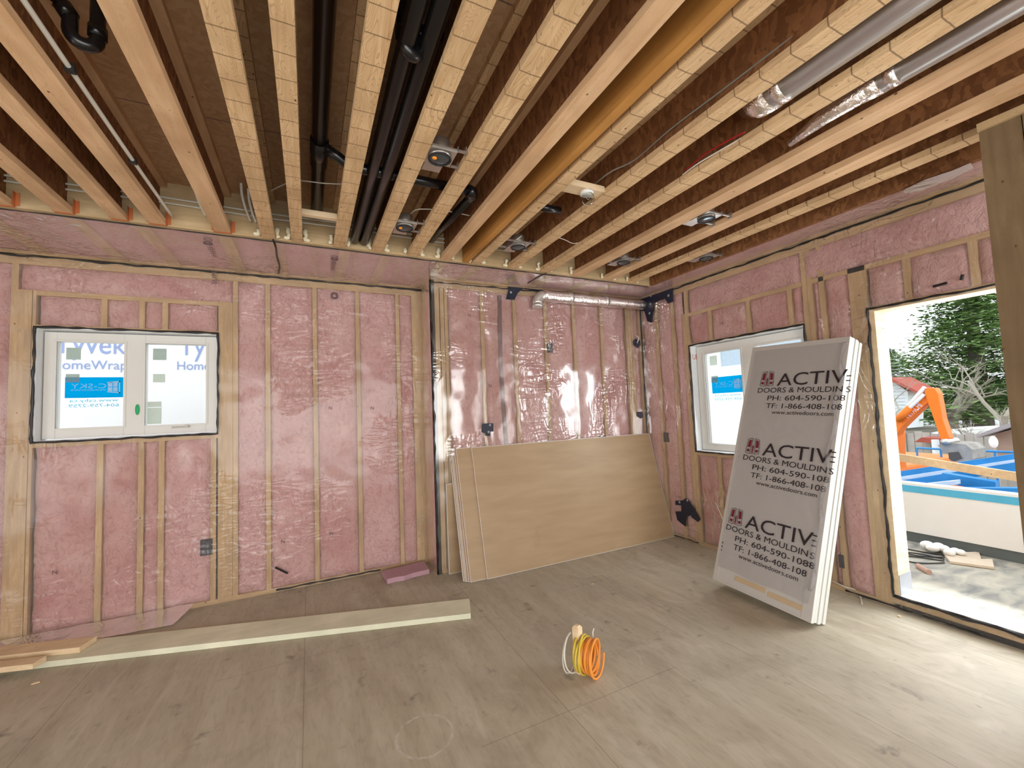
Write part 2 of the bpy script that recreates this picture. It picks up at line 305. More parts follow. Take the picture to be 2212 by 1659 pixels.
# ------------------------------------------------------------------ framed, insulated walls
class Wall:
    """local frame: u along the wall, d out into the room, z up"""
    def __init__(s, name, P, label):
        s.P = P; s.root = struct(name, (0, 0, 0), label); s.n = 0
    def box(s, mb, u0, u1, d0, d1, z0, z1, mi=0):
        p = [s.P(u, d, z) for z in (z0, z1) for u, d in ((u0, d0), (u1, d0), (u1, d1), (u0, d1))]
        return mb.hexa(p, mi)
    def stud(s, u0, u1, z0, z1, mat='stud', name='stud', d0=-.14, d1=0.):
        return build(s.box(MB(), u0, u1, d0, d1, z0, z1), name, mat, s.root)
    def plate(s, u0, u1, z0, z1, name='plate'):
        return s.stud(u0, u1, z0, z1, 'studh' if s.P(1, 0, 0)[0] != s.P(0, 0, 0)[0] else 'study', name)
    def batt(s, u0, u1, z0, z1, puff=.012):
        if u1 - u0 < .02 or z1 - z0 < .03: return
        nu = max(4, int((u1 - u0) / .028)); nz = max(4, int((z1 - z0) / .032)); se = rnd.random() * 50
        ks = [z0 + (z1 - z0) * f for f in ((.33 + rnd.random() * .3,) if z1 - z0 > 1.2 else ())]
        def f(i, j):
            u = u0 + (u1 - u0) * i / nu; z = z0 + (z1 - z0) * j / nz
            e = min(u - u0, u1 - u, z - z0 + .01, z1 - z + .01); prof = -.034 * (1 - min(1, max(0, e) / .045)) ** 2
            for k in ks: prof -= .016 * math.exp(-((z - k - .02 * fb(u, se, 0, 3)) / .012) ** 2)
            d = prof + puff * fb(u, z, se, 5) + .010 * fb(u, z, se + 9, 14) - .004 + .004 * puff / .012
            return s.P(u, min(d, .006), z)
        mb = MB().grid(f, nu, nz); b = len(mb.v)
        return build(mb, 'insulation_batt', 'wool', s.root, smooth=True)
    def sheath(s, u0, u1, holes, z1=H + .3):
        us = sorted({u0, u1, *[h for q in holes for h in q[:2]]}); mb = MB()
        for a, b in zip(us, us[1:]):
            zs = [0]; 
            for q in holes:
                if q[0] <= a and q[1] >= b: zs += [q[2], q[3]]
            zs.append(z1)
            for k in range(0, len(zs), 2):
                if zs[k + 1] > zs[k]: s.box(mb, a, b, -.165, -.14, zs[k], zs[k + 1])
        return build(mb, 'sheathing', 'sub', s.root)
    def film(s, u0, u1, z0, z1, holes, mat='film', amp=.006, studs=()):
        def lin(a, b, extra, st):
            pts = sorted({a, b, *[e for e in extra if a < e < b]}); out = [a]
            for p, q in zip(pts, pts[1:]):
                n = max(1, round((q - p) / st)); out += [p + (q - p) * k / n for k in range(1, n + 1)]
            return out
        U = lin(u0, u1, [h for q in holes for h in q[:2]], .035); Z = lin(z0, z1, [h for q in holes for h in q[2:4]], .035)
        def f(i, j):
            u, z = U[i], Z[j]; e = min(u - u0, u1 - u, z - z0, z1 - z, .05) / .05
            for a_, b_ in zip(studs, studs[1:]):
                if a_ < u < b_: e2 = math.sin(math.pi * (u - a_) / (b_ - a_)) ** .7 * e; return s.P(u, .009 + e2 * .016 + e * amp * (.6 + .9 * fb(u, z, 3.3, 2.6) + .45 * fb(u, z, 7.7, 8)), z)
            return s.P(u, .011 + e * (amp * .8 + amp * fb(u, z, 3.3, 2.6) + .35 * amp * fb(u, z, 7.7, 9)), z)
        def skip(i, j):
            cu, cz = (U[i] + U[i + 1]) / 2, (Z[j] + Z[j + 1]) / 2
            return any(q[0] < cu < q[1] and q[2] < cz < q[3] for q in holes)
        return build(MB().grid(f, len(U) - 1, len(Z) - 1, skip=skip), 'vapour_barrier', mat, s.root, smooth=True)
    def bead(s, pts, r=.006, wob=.007, name='sealant_bead', mat='bead', d=.012, closed=False):
        out = []; L = pts + [pts[0]] if closed else pts
        for (a, b) in zip(L, L[1:]):
            n = max(2, int((Vector(a) - Vector(b)).length / .03))
            for k in range(n):
                u = a[0] + (b[0] - a[0]) * k / n; z = a[1] + (b[1] - a[1]) * k / n
                out.append(s.P(u + wob * noise.noise((u * 9, z * 9, 1)), d, z + wob * noise.noise((u * 9, z * 9, 5))))
        if not closed: out.append(s.P(L[-1][0], d, L[-1][1]))
        rs = [r * (1 + .7 * noise.noise((q[0] * 14, q[1] * 14, q[2] * 14))) for q in out]
        return build(MB().tube(out, rs, 6, closed), name, mat, s.root, smooth=True)
def uA(px, py): return at(px, py, 'y', YA)
WA = Wall('wall_back', lambda u, d, z: (u, YA - d, z), 'long back wall of studs and pink batts under clear film')
wa = (-1.868, -.712, 1.437, 2.315)          # window opening: u0 u1 z0 z1
WA.sheath(XL, XC + .25, [wa])
WA.plate(XL, XC, H - .038, H, 'top_plate'); WA.plate(XL, XC, H - .076, H - .038, 'top_plate'); WA.plate(XL, XC, 0, .038, 'bottom_plate')
ZT, ZB = H - .076, .038
SX = [uA(x, y)[0] for x, y in ((578, 604), (679, 614), (771, 628), (857, 631))]
hz = 2.60
# king studs, jacks and cripples round the left window
WA.stud(-2.005, -1.967, ZB, ZT)
WA.stud(-1.967, -1.929, ZB, hz - .0, name='jack_stud'); WA.stud(-1.929, -1.891, ZB, hz, name='jack_stud'); WA.stud(-1.887, -1.868, ZB, hz, name='jack_stud')
for a, b in ((-.712, -.674), (-.674, -.640), (-.640, -.606), ): WA.stud(a, b, ZB, hz, name='jack_stud')
WA.stud(-.604, -.566, ZB, ZT)
WA.plate(-1.868, -.712, hz - .038, hz, 'header_plate'); WA.plate(-1.868, -.712, wa[3], wa[3] + .02, 'header_plate')
WA.plate(-1.868, -.712, wa[2] - .038, wa[2], 'sill_plate')
crT = [uA(x, 660)[0] for x in (225, 307, 357)]; crB = [uA(x, 990)[0] for x in (216, 305, 349, 461)]
for u in crT: WA.stud(u - .019, u + .019, wa[3] + .02, hz - .038, name='cripple_stud')
for u in crB: WA.stud(u - .019, u + .019, ZB, wa[2] - .038, name='cripple_stud')
for u in SX: WA.stud(u - .019, u + .019, ZB, ZT)
WA.stud(XC - .105, XC - .03, ZB, ZT); WA.stud(XC - .029, XC + .06, 0, H, d1=-.004)
for u in (-3.4, -2.95, -2.5): WA.stud(u - .019, u + .019, ZB, ZT)
WA.batt(-2.93, -2.52, ZB, ZT); WA.batt(-2.48, -2.005, ZB, ZT)
WA.batt(-1.967, -.604, hz, ZT)
E_ = [-1.868] + crT + [-.712]
for a, b in zip(E_, E_[1:]): WA.batt(a + .012, b - .012, wa[3] + .02, hz - .038)
E_ = [-1.868] + crB
for a, b in zip(E_, E_[1:]): WA.batt(a + .012, b - .012, ZB, wa[2] - .038)
E_ = [-.585] + SX + [XC - .085]
for a, b in zip(E_, E_[1:]): WA.batt(a + .012, b - .012, ZB, ZT)
WA.film(XL, XC - .012, .0, H - .004, [wa])
WA.bead([(XL, H - .012), (XC, H - .012)], .008, .012)
WA.bead([(wa[0], wa[2]), (wa[1], wa[2]), (wa[1], wa[3]), (wa[0], wa[3])], .009, .008, closed=True)
WA.bead([(-.28, .022), (.62, .022)], .007, .008)

WR_ = Wall('wall_return', lambda u, d, z: (XC - d, u, z), 'narrow return face between the two back walls')
WR_.box(MB(), 0, 1, 0, 1, 0, 1)
WR_.stud(YB, YB + .038, 0, H, d0=-.04); WR_.batt(YB + .038, YA - .015, .0, H - .04, .02); WR_.film(YB + .004, YA - .013, 0, H - .004, [], amp=.004)
WR_.stud(YA - .02, YA, 0, H, d0=-.04, d1=-.005)
build(MB().box(XC + .04, XC + .05, YB + .04, YA, 0, H), 'sheathing', 'sub', WR_.root)

WB = Wall('wall_back_alcove', lambda u, d, z: (u, YB - d, z), 'shorter back wall right of the corner, glossy film over pink batts')
WB.sheath(XC + .02, XR + .14, [])
WB.plate(XC, XR, H - .038, H, 'top_plate'); WB.plate(XC, XR, H - .076, H - .038, 'top_plate'); WB.plate(XC, XR, 0, .038, 'bottom_plate')
def uB(x, y): return at(x, y, 'y', YB)[0]
WB.stud(XC, XC + .085, ZB, ZT, d0=-.036); WB.stud(XC + .095, XC + .133, ZB, ZT); WB.stud(XC + .14, XC + .172, ZB, ZT)
SB = [uB(x, y) for x, y in ((1040, 640), (1110, 650), (1177, 660), (1238, 668), (1297, 668))]
for u in SB: WB.stud(u - .019, u + .019, ZB, ZT)
eb = uB(1357, 680)
for k in (-.05, -.01, .03): WB.stud(eb + k, eb + k + .036, ZB, ZT)
WB.stud(XR - .045, XR - .005, ZB, ZT)
E_ = [XC + .175] + SB + [eb - .05]
for a, b in zip(E_, E_[1:]): WB.batt(a + .012, b - .012, ZB, ZT, .016)
WB.batt(eb + .07, XR - .045, ZB, ZT)
WB.film(XC + .004, XR - .012, 0, H - .004, [], 'film_shiny', amp=.009, studs=[XC + .17] + SB + [eb - .05])
WB.bead([(XC, .02), (XC + .0, H - .01)], .008, .012, d=.012); WB.bead([(XC, H - .03), (XR, H - .012)], .007, .010)
WB.bead([(XR - .012, .02), (XR - .012, H - .02)], .007, .008)
vp = [at(x, y, 'y', YB + .03) for x, y in ((1076, 640), (1078, 780), (1086, 900), (1094, 1000))]
build(MB().tube([WB.P(q[0], -.004, q[2]) for q in vp], .026, 10), 'vent_pipe', plain('grey_vent_pipe', (.20, .13, .13), .6), WB.root, True)

# right wall with window and doorway; u = y
WQ = Wall('wall_right', lambda u, d, z: (XR - d, u, z), 'right wall of pink batts with a window and an open doorway')
wr = (2.10, 3.305, 1.01, 2.175); dr = (.62, 1.645, .085, 2.195)
WQ.sheath(YF, YB + .14, [dr, wr])
WQ.plate(YF, YB, H - .038, H, 'top_plate'); WQ.plate(YF, YB, H - .076, H - .038, 'top_plate'); WQ.plate(YF, YB, 0, .038, 'bottom_plate')
def uR(x, y): return at(x, y, 'x', XR)[1]
for u in (uR(1417, 700), 3.53, 1.95, ): WQ.stud(u - .019, u + .019, ZB, ZT)
hr = at(1600, 645, 'x', XR)[2]
WQ.stud(3.305, 3.345, ZB, ZT); WQ.stud(3.345, 3.385, ZB, hr, name='jack_stud')
for a in (2.02, 2.06): WQ.stud(a, a + .038, ZB, ZT)
WQ.plate(2.10, 3.305, hr - .038, hr, 'header_plate'); WQ.plate(2.10, 3.305, wr[3], wr[3] + .02, 'header_plate'); WQ.plate(2.10, 3.305, wr[2] - .038, wr[2], 'sill_plate')
cr = [uR(1533, 700), uR(1616, 680), uR(1706, 655)]
for u in cr: WQ.stud(u - .019, u + .019, wr[3] + .02, hr - .038, name='cripple_stud'); WQ.stud(u - .019, u + .019, ZB, wr[2] - .038, name='cripple_stud')
E_ = [3.305] + cr + [2.10]
for b, a in zip(E_, E_[1:]): WQ.batt(a + .012, b - .012, wr[3] + .02, hr - .038, .018); WQ.batt(a + .012, b - .012, ZB, wr[2] - .038)
WQ.batt(2.10, 3.29, hr, ZT, .018); WQ.batt(3.39, 3.51, ZB, ZT); WQ.batt(3.55, uR(1417, 700) - .02, ZB, ZT); WQ.batt(uR(1417, 700) + .02, YB - .02, ZB, ZT)
kd = uR(1875, 620)
WQ.stud(1.645, 1.683, ZB, hr, name='jack_stud'); WQ.stud(1.683, 1.721, ZB, hr, name='jack_stud'); WQ.stud(1.72, 1.758, ZB, hr)
WQ.batt(1.76, 1.935, ZB, hr); WQ.batt(1.965, 2.02, ZB, hr); WQ.batt(.62, 2.08, hr, ZT, .02)
dc = [uR(1958, 590), uR(2100, 540)]
WQ.plate(.62, 2.02, hr - .038, hr, 'header_plate'); WQ.plate(.62, 1.66, dr[3], dr[3] + .02, 'header_plate')
for u in dc: WQ.stud(u - .019, u + .019, dr[3] + .02, hr - .038, name='cripple_stud')
E_ = [.62] + dc[::-1] + [1.645]
for a, b in zip(E_, E_[1:]): WQ.batt(a + .012, b - .012, dr[3] + .02, hr - .038, .018)
for u in (.60, .2, -.2, -.6, -1.0, -1.6, -2.2, -2.8): WQ.stud(u - .019, u + .019, ZB, ZT)
E_ = [-2.8, -2.2, -1.6, -1.0, -.6, -.2, .2, .6]
for a, b in zip(E_, E_[1:]): WQ.batt(a + .02, b - .02, ZB, ZT)
WQ.film(YF, YB - .012, 0, H - .004, [dr, wr], amp=.008)
WQ.bead([(YF, H - .012), (YB, H - .012)], .008, .012)
WQ.bead([(wr[0], wr[2]), (wr[1], wr[2]), (wr[1], wr[3]), (wr[0], wr[3])], .009, .008, closed=True)
WQ.bead([(dr[0], dr[3]), (dr[1], dr[3]), (dr[1], dr[2]), (dr[0], dr[2])], .009, .010)
WQ.bead([(1.2, .02), (1.95, .02)], .007, .008); WQ.bead([(3.35, .02), (3.72, .02)], .007, .008)
# door sill curb and jambs
build(MB().box(XR - .0, XR + .165, dr[0], dr[1], 0, dr[2]), 'door_curb', 'studh', WQ.root)
for n in ('left', 'front'): pass
# rest of the shell behind the camera, with unseen wide openings for the fill lamps
wl = struct('wall_left', (0, 0, 0), 'left wall of bare studs with a wide opening')
mb = MB().box(XL - .1, XL, YF, -1.4, 0, H).box(XL - .1, XL, 1.8, YA + .14, 0, H).box(XL - .1, XL, -1.4, 1.8, 2.3, H); build(mb, 'sheathing', 'sub', wl)
wf = struct('wall_front', (0, 0, 0), 'front wall with a wide opening behind the viewer')
mb = MB().box(XL - .1, -2.3, YF - .1, YF, 0, H).box(2.9, XR + .165, YF - .1, YF, 0, H).box(-2.3, 2.9, YF - .1, YF, 2.5, H); build(mb, 'sheathing', 'sub', wf)
fl = build(MB().box(XL - .1, XR + .165, YF - .1, YA + .165, -.25, 0), 'floor', 'floor'); tag(fl, 'dusty brown plywood subfloor with a chalk ring', 'floor', kind='structure')
cl = struct('ceiling', (0, 0, 0), 'underside of the plywood subfloor above the joists')
mb = MB().box(XL - .1, XR + .165, YF - .1, YA + .165, H + .302, H + .33); build(mb, 'subfloor_panel', 'sub', cl)
mb = MB()
for k in range(6): mb.box(XL, XR, -2.6 + k * 1.22 + .35, -2.6 + k * 1.22 + .354, H + .3005, H + .302)
build(mb, 'panel_seam', 'greyink', cl)

# insulated soffit round the two outer walls, flush with the joists
so = struct('ceiling_soffit', (0, 0, 0), 'pink insulated soffit strip under milky film along the walls')
def soff(x0, x1, y0, y1):
    nx = max(4, int((x1 - x0) / .05)); ny = max(4, int((y1 - y0) / .05))
    f = lambda i, j: (x0 + (x1 - x0) * i / nx, y0 + (y1 - y0) * j / ny, H + .02 + .012 * fb(x0 + (x1 - x0) * i / nx, y0 + (y1 - y0) * j / ny, 4, 4))
    build(MB().grid(f, nx, ny), 'insulation_batt', 'wool', so, True)
    g = lambda i, j: (x0 + (x1 - x0) * i / nx, y0 + (y1 - y0) * j / ny, H - .004 - .006 * (fb(x0 + (x1 - x0) * i / nx, y0 + (y1 - y0) * j / ny, 9, 2.5) if 0 < i < nx and 0 < j < ny else 0))
    build(MB().grid(g, nx, ny), 'vapour_barrier', 'film_soffit', so, True)
soff(XL, XR, YR + .04, YA); soff(3.495, XR, YF, YR + .04)
for k in range(17):
    x = -3.45 + k * .405 + .04 * math.sin(k * 3); yb = YA if x < XC else YB
    build(MB().box(x, x + .085, YR + .04, yb, H + .004, H + .2), 'rafter', 'study', so)
build(MB().box(XL, XC, YA - .035, YA, H - .0035, H + .02), 'ceiling_nailer', 'studh', so)
build(MB().box(XC, XR, YB - .035, YB, H - .0035, H + .02), 'ceiling_nailer', 'studh', so)
build(MB().box(XR - .04, XR, YF, YB, H - .0035, H + .02), 'ceiling_nailer', 'study', so)
# taped lap in the soffit film
P = [at(x, y, 'z', H - .012) for x, y in ((590, 518), (596, 535), (598, 555), (604, 575), (602, 590))]
build(MB().tube([p for p in P], .007, 6), 'sealant_bead', 'bead', so, True)
P = [at(x, y, 'z', H - .012) for x, y in ((1180, 590), (1160, 600), (1140, 612))]
build(MB().tube(P, .005, 6), 'sealant_bead', 'bead', so, True)
pts = []
for k in range(90):
    x = XL + (3.46 - XL) * k / 89; pts.append((x, YR + .035 + .012 * noise.noise((x * 6, 0, 3)), H - .006))
build(MB().tube(pts, [.004 * (1 + noise.noise((q[0] * 8, 2, 2))) for q in pts], 6), 'sealant_bead', 'bead', so, True)

# ------------------------------------------------------------------ rim beam, joists and their hangers
rb = thing('rim_beam', (0, YR, H), 'pale plywood rim beam closing the far ends of the joists', 'beam')
build(MB().box(XL, 3.49, YR, YR + .04, H, H + .302), 'board', 'rim', rb)
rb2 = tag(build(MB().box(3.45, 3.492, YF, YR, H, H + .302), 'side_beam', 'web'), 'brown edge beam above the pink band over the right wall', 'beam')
pf = thing('pex_pipe', (0, YR - .02, H + .13), 'pair of white pipes running along the rim beam across the joist ends', 'pipe')
for z in (.15, .185): 
    build(MB().tube([(x, YR - .018, H + z + .004 * math.sin(x * 5)) for x in [XL + .2 + k * .25 for k in range(22)]], .007, 8), 'tube', 'pex', pf, True)
JO = [('a', -1.665, -1.575, 0), ('b', -1.395, -1.31, 0), ('c', -1.13, -1.05, 0), ('d', -.94, -.85, 0), ('e', -.585, -.485, 0), ('f', -.30, -.21, 1), ('g', -.105, -.03, 1),
      ('h', .185, .275, 1), ('i', .47, .56, 1), ('j', .755, .85, 1), ('k', 1.04, 1.13, 0), ('m', 1.33, 1.41, 1), ('n', 1.685, 1.78, 1), ('o', 2.03, 2.135, 1),
      ('p', 2.40, 2.515, 0), ('q', 2.79, 2.905, 0), ('r', 3.12, 3.22, 1)]
LJ = {'a': 'I-joist in the far left corner of the ceiling, above the foremost orange hanger', 'b': 'I-joist above the left window, second orange hanger from the left edge',
      'c': 'I-joist left of the one that carries the long white pipe', 'd': 'pink-tan I-joist with the long white pipe clipped along its right side',
      'e': 'pale I-joist right of the black drain trap, last one with an orange hanger', 'f': 'blotchy plywood-figured I-joist, first of the close pair left of the black drain pipe',
      'g': 'narrow I-joist directly left of the long black drain pipe', 'h': 'I-joist right of the long black drain pipe, with a dark split in its underside',
      'i': 'figured I-joist with the nearest recessed light housing on its right side', 'j': 'figured I-joist with a round knot, right of the nearest recessed light housing',
      'k': 'plain orange-tan I-joist directly left of the orange laminated beam', 'm': 'finger-jointed I-joist directly right of the orange laminated beam',
      'n': 'finger-jointed I-joist with the grey cable along its left side and the bulb block beside it', 'o': 'I-joist between the two silver ducts',
      'p': 'plain pale I-joist directly right of the thinner silver duct', 'q': 'plain pale I-joist running to the top of the wooden post', 'r': 'narrow last I-joist before the brown edge beam at the right wall'}
for key, a, b, j in JO:
    c = (a + b) / 2; fm = 'flangej' if j else 'flange'
    t_ = thing('ceiling_joist', (c, YR, H), LJ[key], 'joist', 'exposed wooden I-joists of the ceiling')
    build(MB().box(a, b, YF, YR - .001, H, H + .038), 'bottom_flange', fm, t_, bevel=.002)
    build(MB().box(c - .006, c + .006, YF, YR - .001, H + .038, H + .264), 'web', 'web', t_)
    build(MB().box(a, b, YF, YR - .001, H + .264, H + .3015), 'top_flange', fm, t_)
    if key in 'abcde':
        mb = MB().box(a - .004, a - .0015, YR - .03, YR, H + .004, H + .09).box(b + .0015, b + .004, YR - .03, YR, H + .004, H + .09).box(a - .002, b + .002, YR - .02, YR, H - .003, H - .001)
        mb.box(b + .004, b + .022, YR - .004, YR - .001, H + .01, H + .09).box(a - .016, a - .004, YR - .004, YR - .001, H + .01, H + .05)
        build(mb, 'joist_hanger', 'orangeclip', t_)
    else:
        for s_, x in ((-1, a), (1, b)):
            if rnd.random() < .92:
                mb = MB(); z0 = H + .004
                n_ = rnd.randint(4, 7); 
                pp = [(x + s_ * (.010 + .016 * rnd.random()), YR - .018 - .016 * rnd.random(), z0 + .014 * q + .004) for q in range(n_)]
                mb.tube(pp, [.010 + .010 * rnd.random() for _ in pp], 7)
                if rnd.random() < .6: mb.sphere((x + s_ * .03, YR - .02, z0 + .012), .018, 8, 6, (1.3, 1, .8))
                build(mb, 'foam_bead', 'foamb', t_, True)
lv = tag(build(MB().box(1.245, 1.298, YF, YR - .001, H, H + .302), 'laminated_beam', 'lvl'), 'deep orange laminated beam between two lighter joists', 'beam')
# ------------------------------------------------------------------ pipes, ducts and cables between the joists
d_ = thing('drain_pipe', (.07, 2.0, H + .15), 'long straight black drain pipe running lengthwise between two joists', 'pipe')
build(MB().cyl((.065, YF, H + .16), (.065, 3.25, H + .16), .040, 24), 'pipe', 'abs', d_, True)
build(MB().cyl((.065, 2.38, H + .16), (.065, 2.62, H + .16), .047, 24), 'coupling', 'abs', d_, True)
d_ = thing('drain_branch', (.6, 2.44, H + .13), 'thin black drain branch crossing below the near joists with an elbow at its right end', 'pipe')
P = [(.08, 2.42, H + .15), (.16, 2.44, H + .12), (.22, 2.45, H + .085), (.6, 2.45, H + .085), (.93, 2.45, H + .085)]
build(MB().tube(P, .030, 16), 'pipe', 'abs', d_, True)
build(MB().tube([(.93, 2.45, H + .085), (.96, 2.46, H + .085), (.975, 2.49, H + .085), (.98, 2.53, H + .085)], .038, 16), 'elbow', 'abs', d_, True)
build(MB().tube([(.98, 2.5, H + .085), (.95, 3.0, H + .1), (.93, 3.35, H + .11)], .030, 16), 'pipe', 'abs', d_, True)
for k, (x, r, l) in enumerate(((.345, .034, 'left'), (.425, .036, 'right'))):
    tag(build(MB().tube([(x + .01, YF, H + .10 + .02 * k), (x, 2.2, H + .08), (x - .01 - .01 * k, 3.42, H + .05)], r, 16), 'drain_pipe', 'abs', None, True),
        ('black pipe beside the hanging trap, %s one of the two lying side by side' % l), 'pipe', 'paired black pipes between joists')
def trap(cx, cy, z, r, sp, label, ang):
    o = thing('drain_trap', (cx, cy, z), label, 'pipe'); ca, sa = math.cos(ang), math.sin(ang); pts = []
    pts.append((-sp - .02, .30)); pts += [(-sp, .22), (-sp, .10)]
    pts += [(-sp * math.cos(q), .05 - sp * math.sin(q)) for q in [math.pi * k / 10 for k in range(11)]]
    pts += [(sp, .10), (sp + .03, .15), (sp + .10, .19), (sp + .22, .21)]
    P = [(cx + u * ca, cy + u * sa, z + v) for u, v in pts]
    build(MB().tube(P, r, 18), 'pipe', 'abs', o, True)
    for k in (2, 14): a, b = Vector(P[k]), Vector(P[k + 1]); build(MB().cyl(a, a + (b - a).normalized() * .04, r * 1.22, 18), 'coupling', 'abs', o, True)
q_ = at(893, 118, 'z', H + .05); trap(.365, q_[1], H + .03, .024, .033, 'shiny black drain trap hanging between joists above the near light', math.radians(20))
q_ = at(181, 90, 'z', H + .10); trap(q_[0], q_[1], H + .075, .0235, .036, 'black drain trap hanging in the upper left corner beside the white pipe', math.radians(195))
def cable(name, P, r, mat, label, cat='cable', clips=()):
    # smooth through points
    Q = []
    P = [Vector(p) for p in P]
    for i in range(len(P) - 1):
        p0, p1, p2, p3 = P[max(i - 1, 0)], P[i], P[i + 1], P[min(i + 2, len(P) - 1)]
        for k in range(6):
            s = k / 6; Q.append(.5 * ((2 * p1) + (p2 - p0) * s + (2 * p0 - 5 * p1 + 4 * p2 - p3) * s * s + (3 * p1 - p0 - 3 * p2 + p3) * s ** 3))
    Q.append(P[-1]); 
    if clips:
        o = thing(name, P[0], label, cat); build(MB().tube(Q, r, 8), 'tube', mat, o, True)
        for c in clips: build(MB().box(c[0] - r * 1.6, c[0] + r * 1.6, c[1] - .012, c[1] + .012, c[2] - r * 1.6, c[2] + r * 1.6), 'clip', 'rubber', o)
        return o
    return tag(build(MB().tube(Q, r, 8), name, mat, None, True), label, cat)
zz = H + .05
cable('pex_pipe', [(-.80, YF, zz), (-.81, 1, zz), (-.815, 2.5, zz), (-.81, 3.42, zz)], .0095, 'pex', 'long white water pipe running beside a joist in the upper left', 'pipe', clips=[(-.811, 1.7, zz), (-.813, 2.1, zz), (-.815, 2.75, zz)])
cable('pex_pipe', [(-.74, 1.78, H + .12), (-.66, 1.70, H + .16), (-.4, 1.6, H + .24)], .009, 'pex', 'short white pipe branching right at the top left corner', 'pipe')
for k, (x, y0, l) in enumerate(((-.66, 3.25, 'curved white pipe stub dropping to the rim pipes left of the last hanger'), (-.395, 3.22, 'curved white pipe stub dropping to the rim pipes, left of a close pair'), (-.36, 3.28, 'curved white pipe stub dropping to the rim pipes, right of a close pair'))):
    cable('pipe_stub', [(x, y0, H + .26), (x + .0, y0 + .05, H + .20), (x + .012, y0 + .12, H + .14), (x + .03, YR - .03, H + .10)], .009, 'pex', l, 'pipe')
def ductobj(x, z, r, y0, label, taper):
    o = thing('duct', (x, y0, z), label, 'duct')
    build(MB().tube([(x, YF, z), (x, y0, z)], r, 28), 'pipe', 'duct', o, True)
    for k in range(3): build(MB().tube([(x, y0 - .02 - k * 1.15, z), (x, y0 - .06 - k * 1.15, z)], r + .002, 28), 'seam_band', 'foil', o, True)
    build(MB().tube([(x, y0, z), (x + taper * .05, y0 + .07, z + .005), (x + taper * .14, y0 + .16, z + .04)], [r * 1.04, r * .95, r * .55], 20), 'boot', 'foil', o, True)
ductobj(1.935, H + .092, .078, 1.12, 'large silver round duct between joists in the upper right', .3)
ductobj(2.285, H + .062, .056, .86, 'smaller silver duct, the right-hand of the two, with foil taped end', .2)
build(MB().tube([(2.285, .86, H + .062), (2.29, 1.1, H + .05), (2.32, 1.28, H + .03)], [.05, .038, .016], 12), 'foil_tail', 'foil', COL.objects['duct.001'] if 'duct.001' in COL.objects else None, True)
cable('cable', [at(*p, 'z', H + .10) for p in ((1850, -20), (1700, 88), (1560, 195), (1450, 278), (1372, 345), (1325, 368), (1300, 385), (1280, 402))], .0045, 'gcable', 'grey cable sagging along a joist down to the bare bulb')
cable('cable', [at(*p, 'z', H + .035) for p in ((2080, 10), (1960, 85), (1840, 160), (1700, 240), (1590, 305), (1510, 352), (1474, 378))], .004, 'cable', 'thin white cable running along the joist below the large duct')
cable('wire', [at(*p, 'z', H + .045) for p in ((1610, 285), (1570, 305), (1520, 335), (1478, 370))], .004, 'red', 'red wire lying beside the thin white cable')
cable('cable', [at(*p, 'z', H + .06) for p in ((583, 413), (610, 400), (640, 390), (700, 396), (745, 398))], .0035, 'gcable', 'thin twisted wire strung between joists right of the black pipe end')
cable('cable', [at(*p, 'z', H + .10) for p in ((886, 462), (905, 452), (960, 455), (1015, 466))], .0035, 'cable', 'short white cable crossing above the far left recessed light')
cable('cable', [at(*p, 'z', H + .04) for p in ((1205, 513), (1220, 518), (1240, 526), (1262, 520))], .003, 'cable', 'loose white wire end right of the middle far recessed light')
cable('cable', [(1.595, 3.2, H + .1), (1.53, 3.05, H + .08), (1.50, 2.98, H + .03), (1.56, 2.93, H + .07)], .004, 'cable', 'white cable looping into the middle far recessed light')
# wood block between joists (short blocking left)
bb = at(700, 430, 'z', H + .03)
tag(build(MB().box(-.03, .185, 3.02, 3.06, H + .02, H + .058), 'wood_cleat', 'newwood'), 'short pale wood cleat bridging the joists at the end of the black pipe', 'wood block')
# recessed lights
def can(x, y, x0, x1, label, a=0):
    o = thing('recessed_light', (x, y, H), label, 'light fixture', 'recessed light housings')
    z = H + .012
    mb = MB(); s = .078
    mb.box(x - s, x + s, y - s * .9, y + s * .9, z, z + .003).box(x - s, x - s + .003, y - s, y + s, z, z + .022).box(x + s - .003, x + s, y - s, y + s, z, z + .03)
    build(mb, 'mounting_plate', 'tin', o)
    cn = build(MB().tube([(x, y, z + .08), (x, y, z - .012)], .056, 28), 'can', 'tin', o, True)
    n = 28; mb = MB().tube([(x + .057 * math.cos(2 * math.pi * k / n), y + .057 * math.sin(2 * math.pi * k / n), z - .013) for k in range(n)], .005, 8, True); build(mb, 'rim_ring', 'rubber', cn, True)
    build(MB().sphere((x, y, z - .010), .053, 24, 8, (1, 1, .16)), 'lens', 'lens', cn, True)
    if a: build(MB().sphere((x - .030, y - .008, z - .017), .013, 12, 8, (1, 1, .5)), 'amber_cap', 'orange_dot', cn, True)
    for yy in (-.072, .072):
        build(MB().box(x0, x1, y + yy - .006, y + yy + .006, z + .004, z + .014).box(x1 - .004, x1, y + yy - .014, y + yy + .014, z - .006, z + .035), 'hanger_bar', 'tin', o)
    build(MB().box(x - .055, x + .045, y + .082, y + .17, z + .015, z + .10), 'junction_box', 'tin', o)
can(.630, 2.06, .57, .752, 'nearest recessed light housing, amber cap in its lens', 1)
can(.630, 2.96, .57, .752, 'recessed light housing at the far end, left of the orange beam', 1)
can(1.56, 3.00, 1.42, 1.68, 'recessed light housing with looping cables, just right of the orange beam')
can(2.62, 2.05, 2.52, 2.785, 'recessed light housing furthest toward the right, well before the far wall')
can(2.655, 2.99, 2.52, 2.785, 'recessed light housing near the corner above the foil vent pipe')
can(3.335, 2.64, 3.225, 3.445, 'recessed light housing in the last bay beside the right wall')
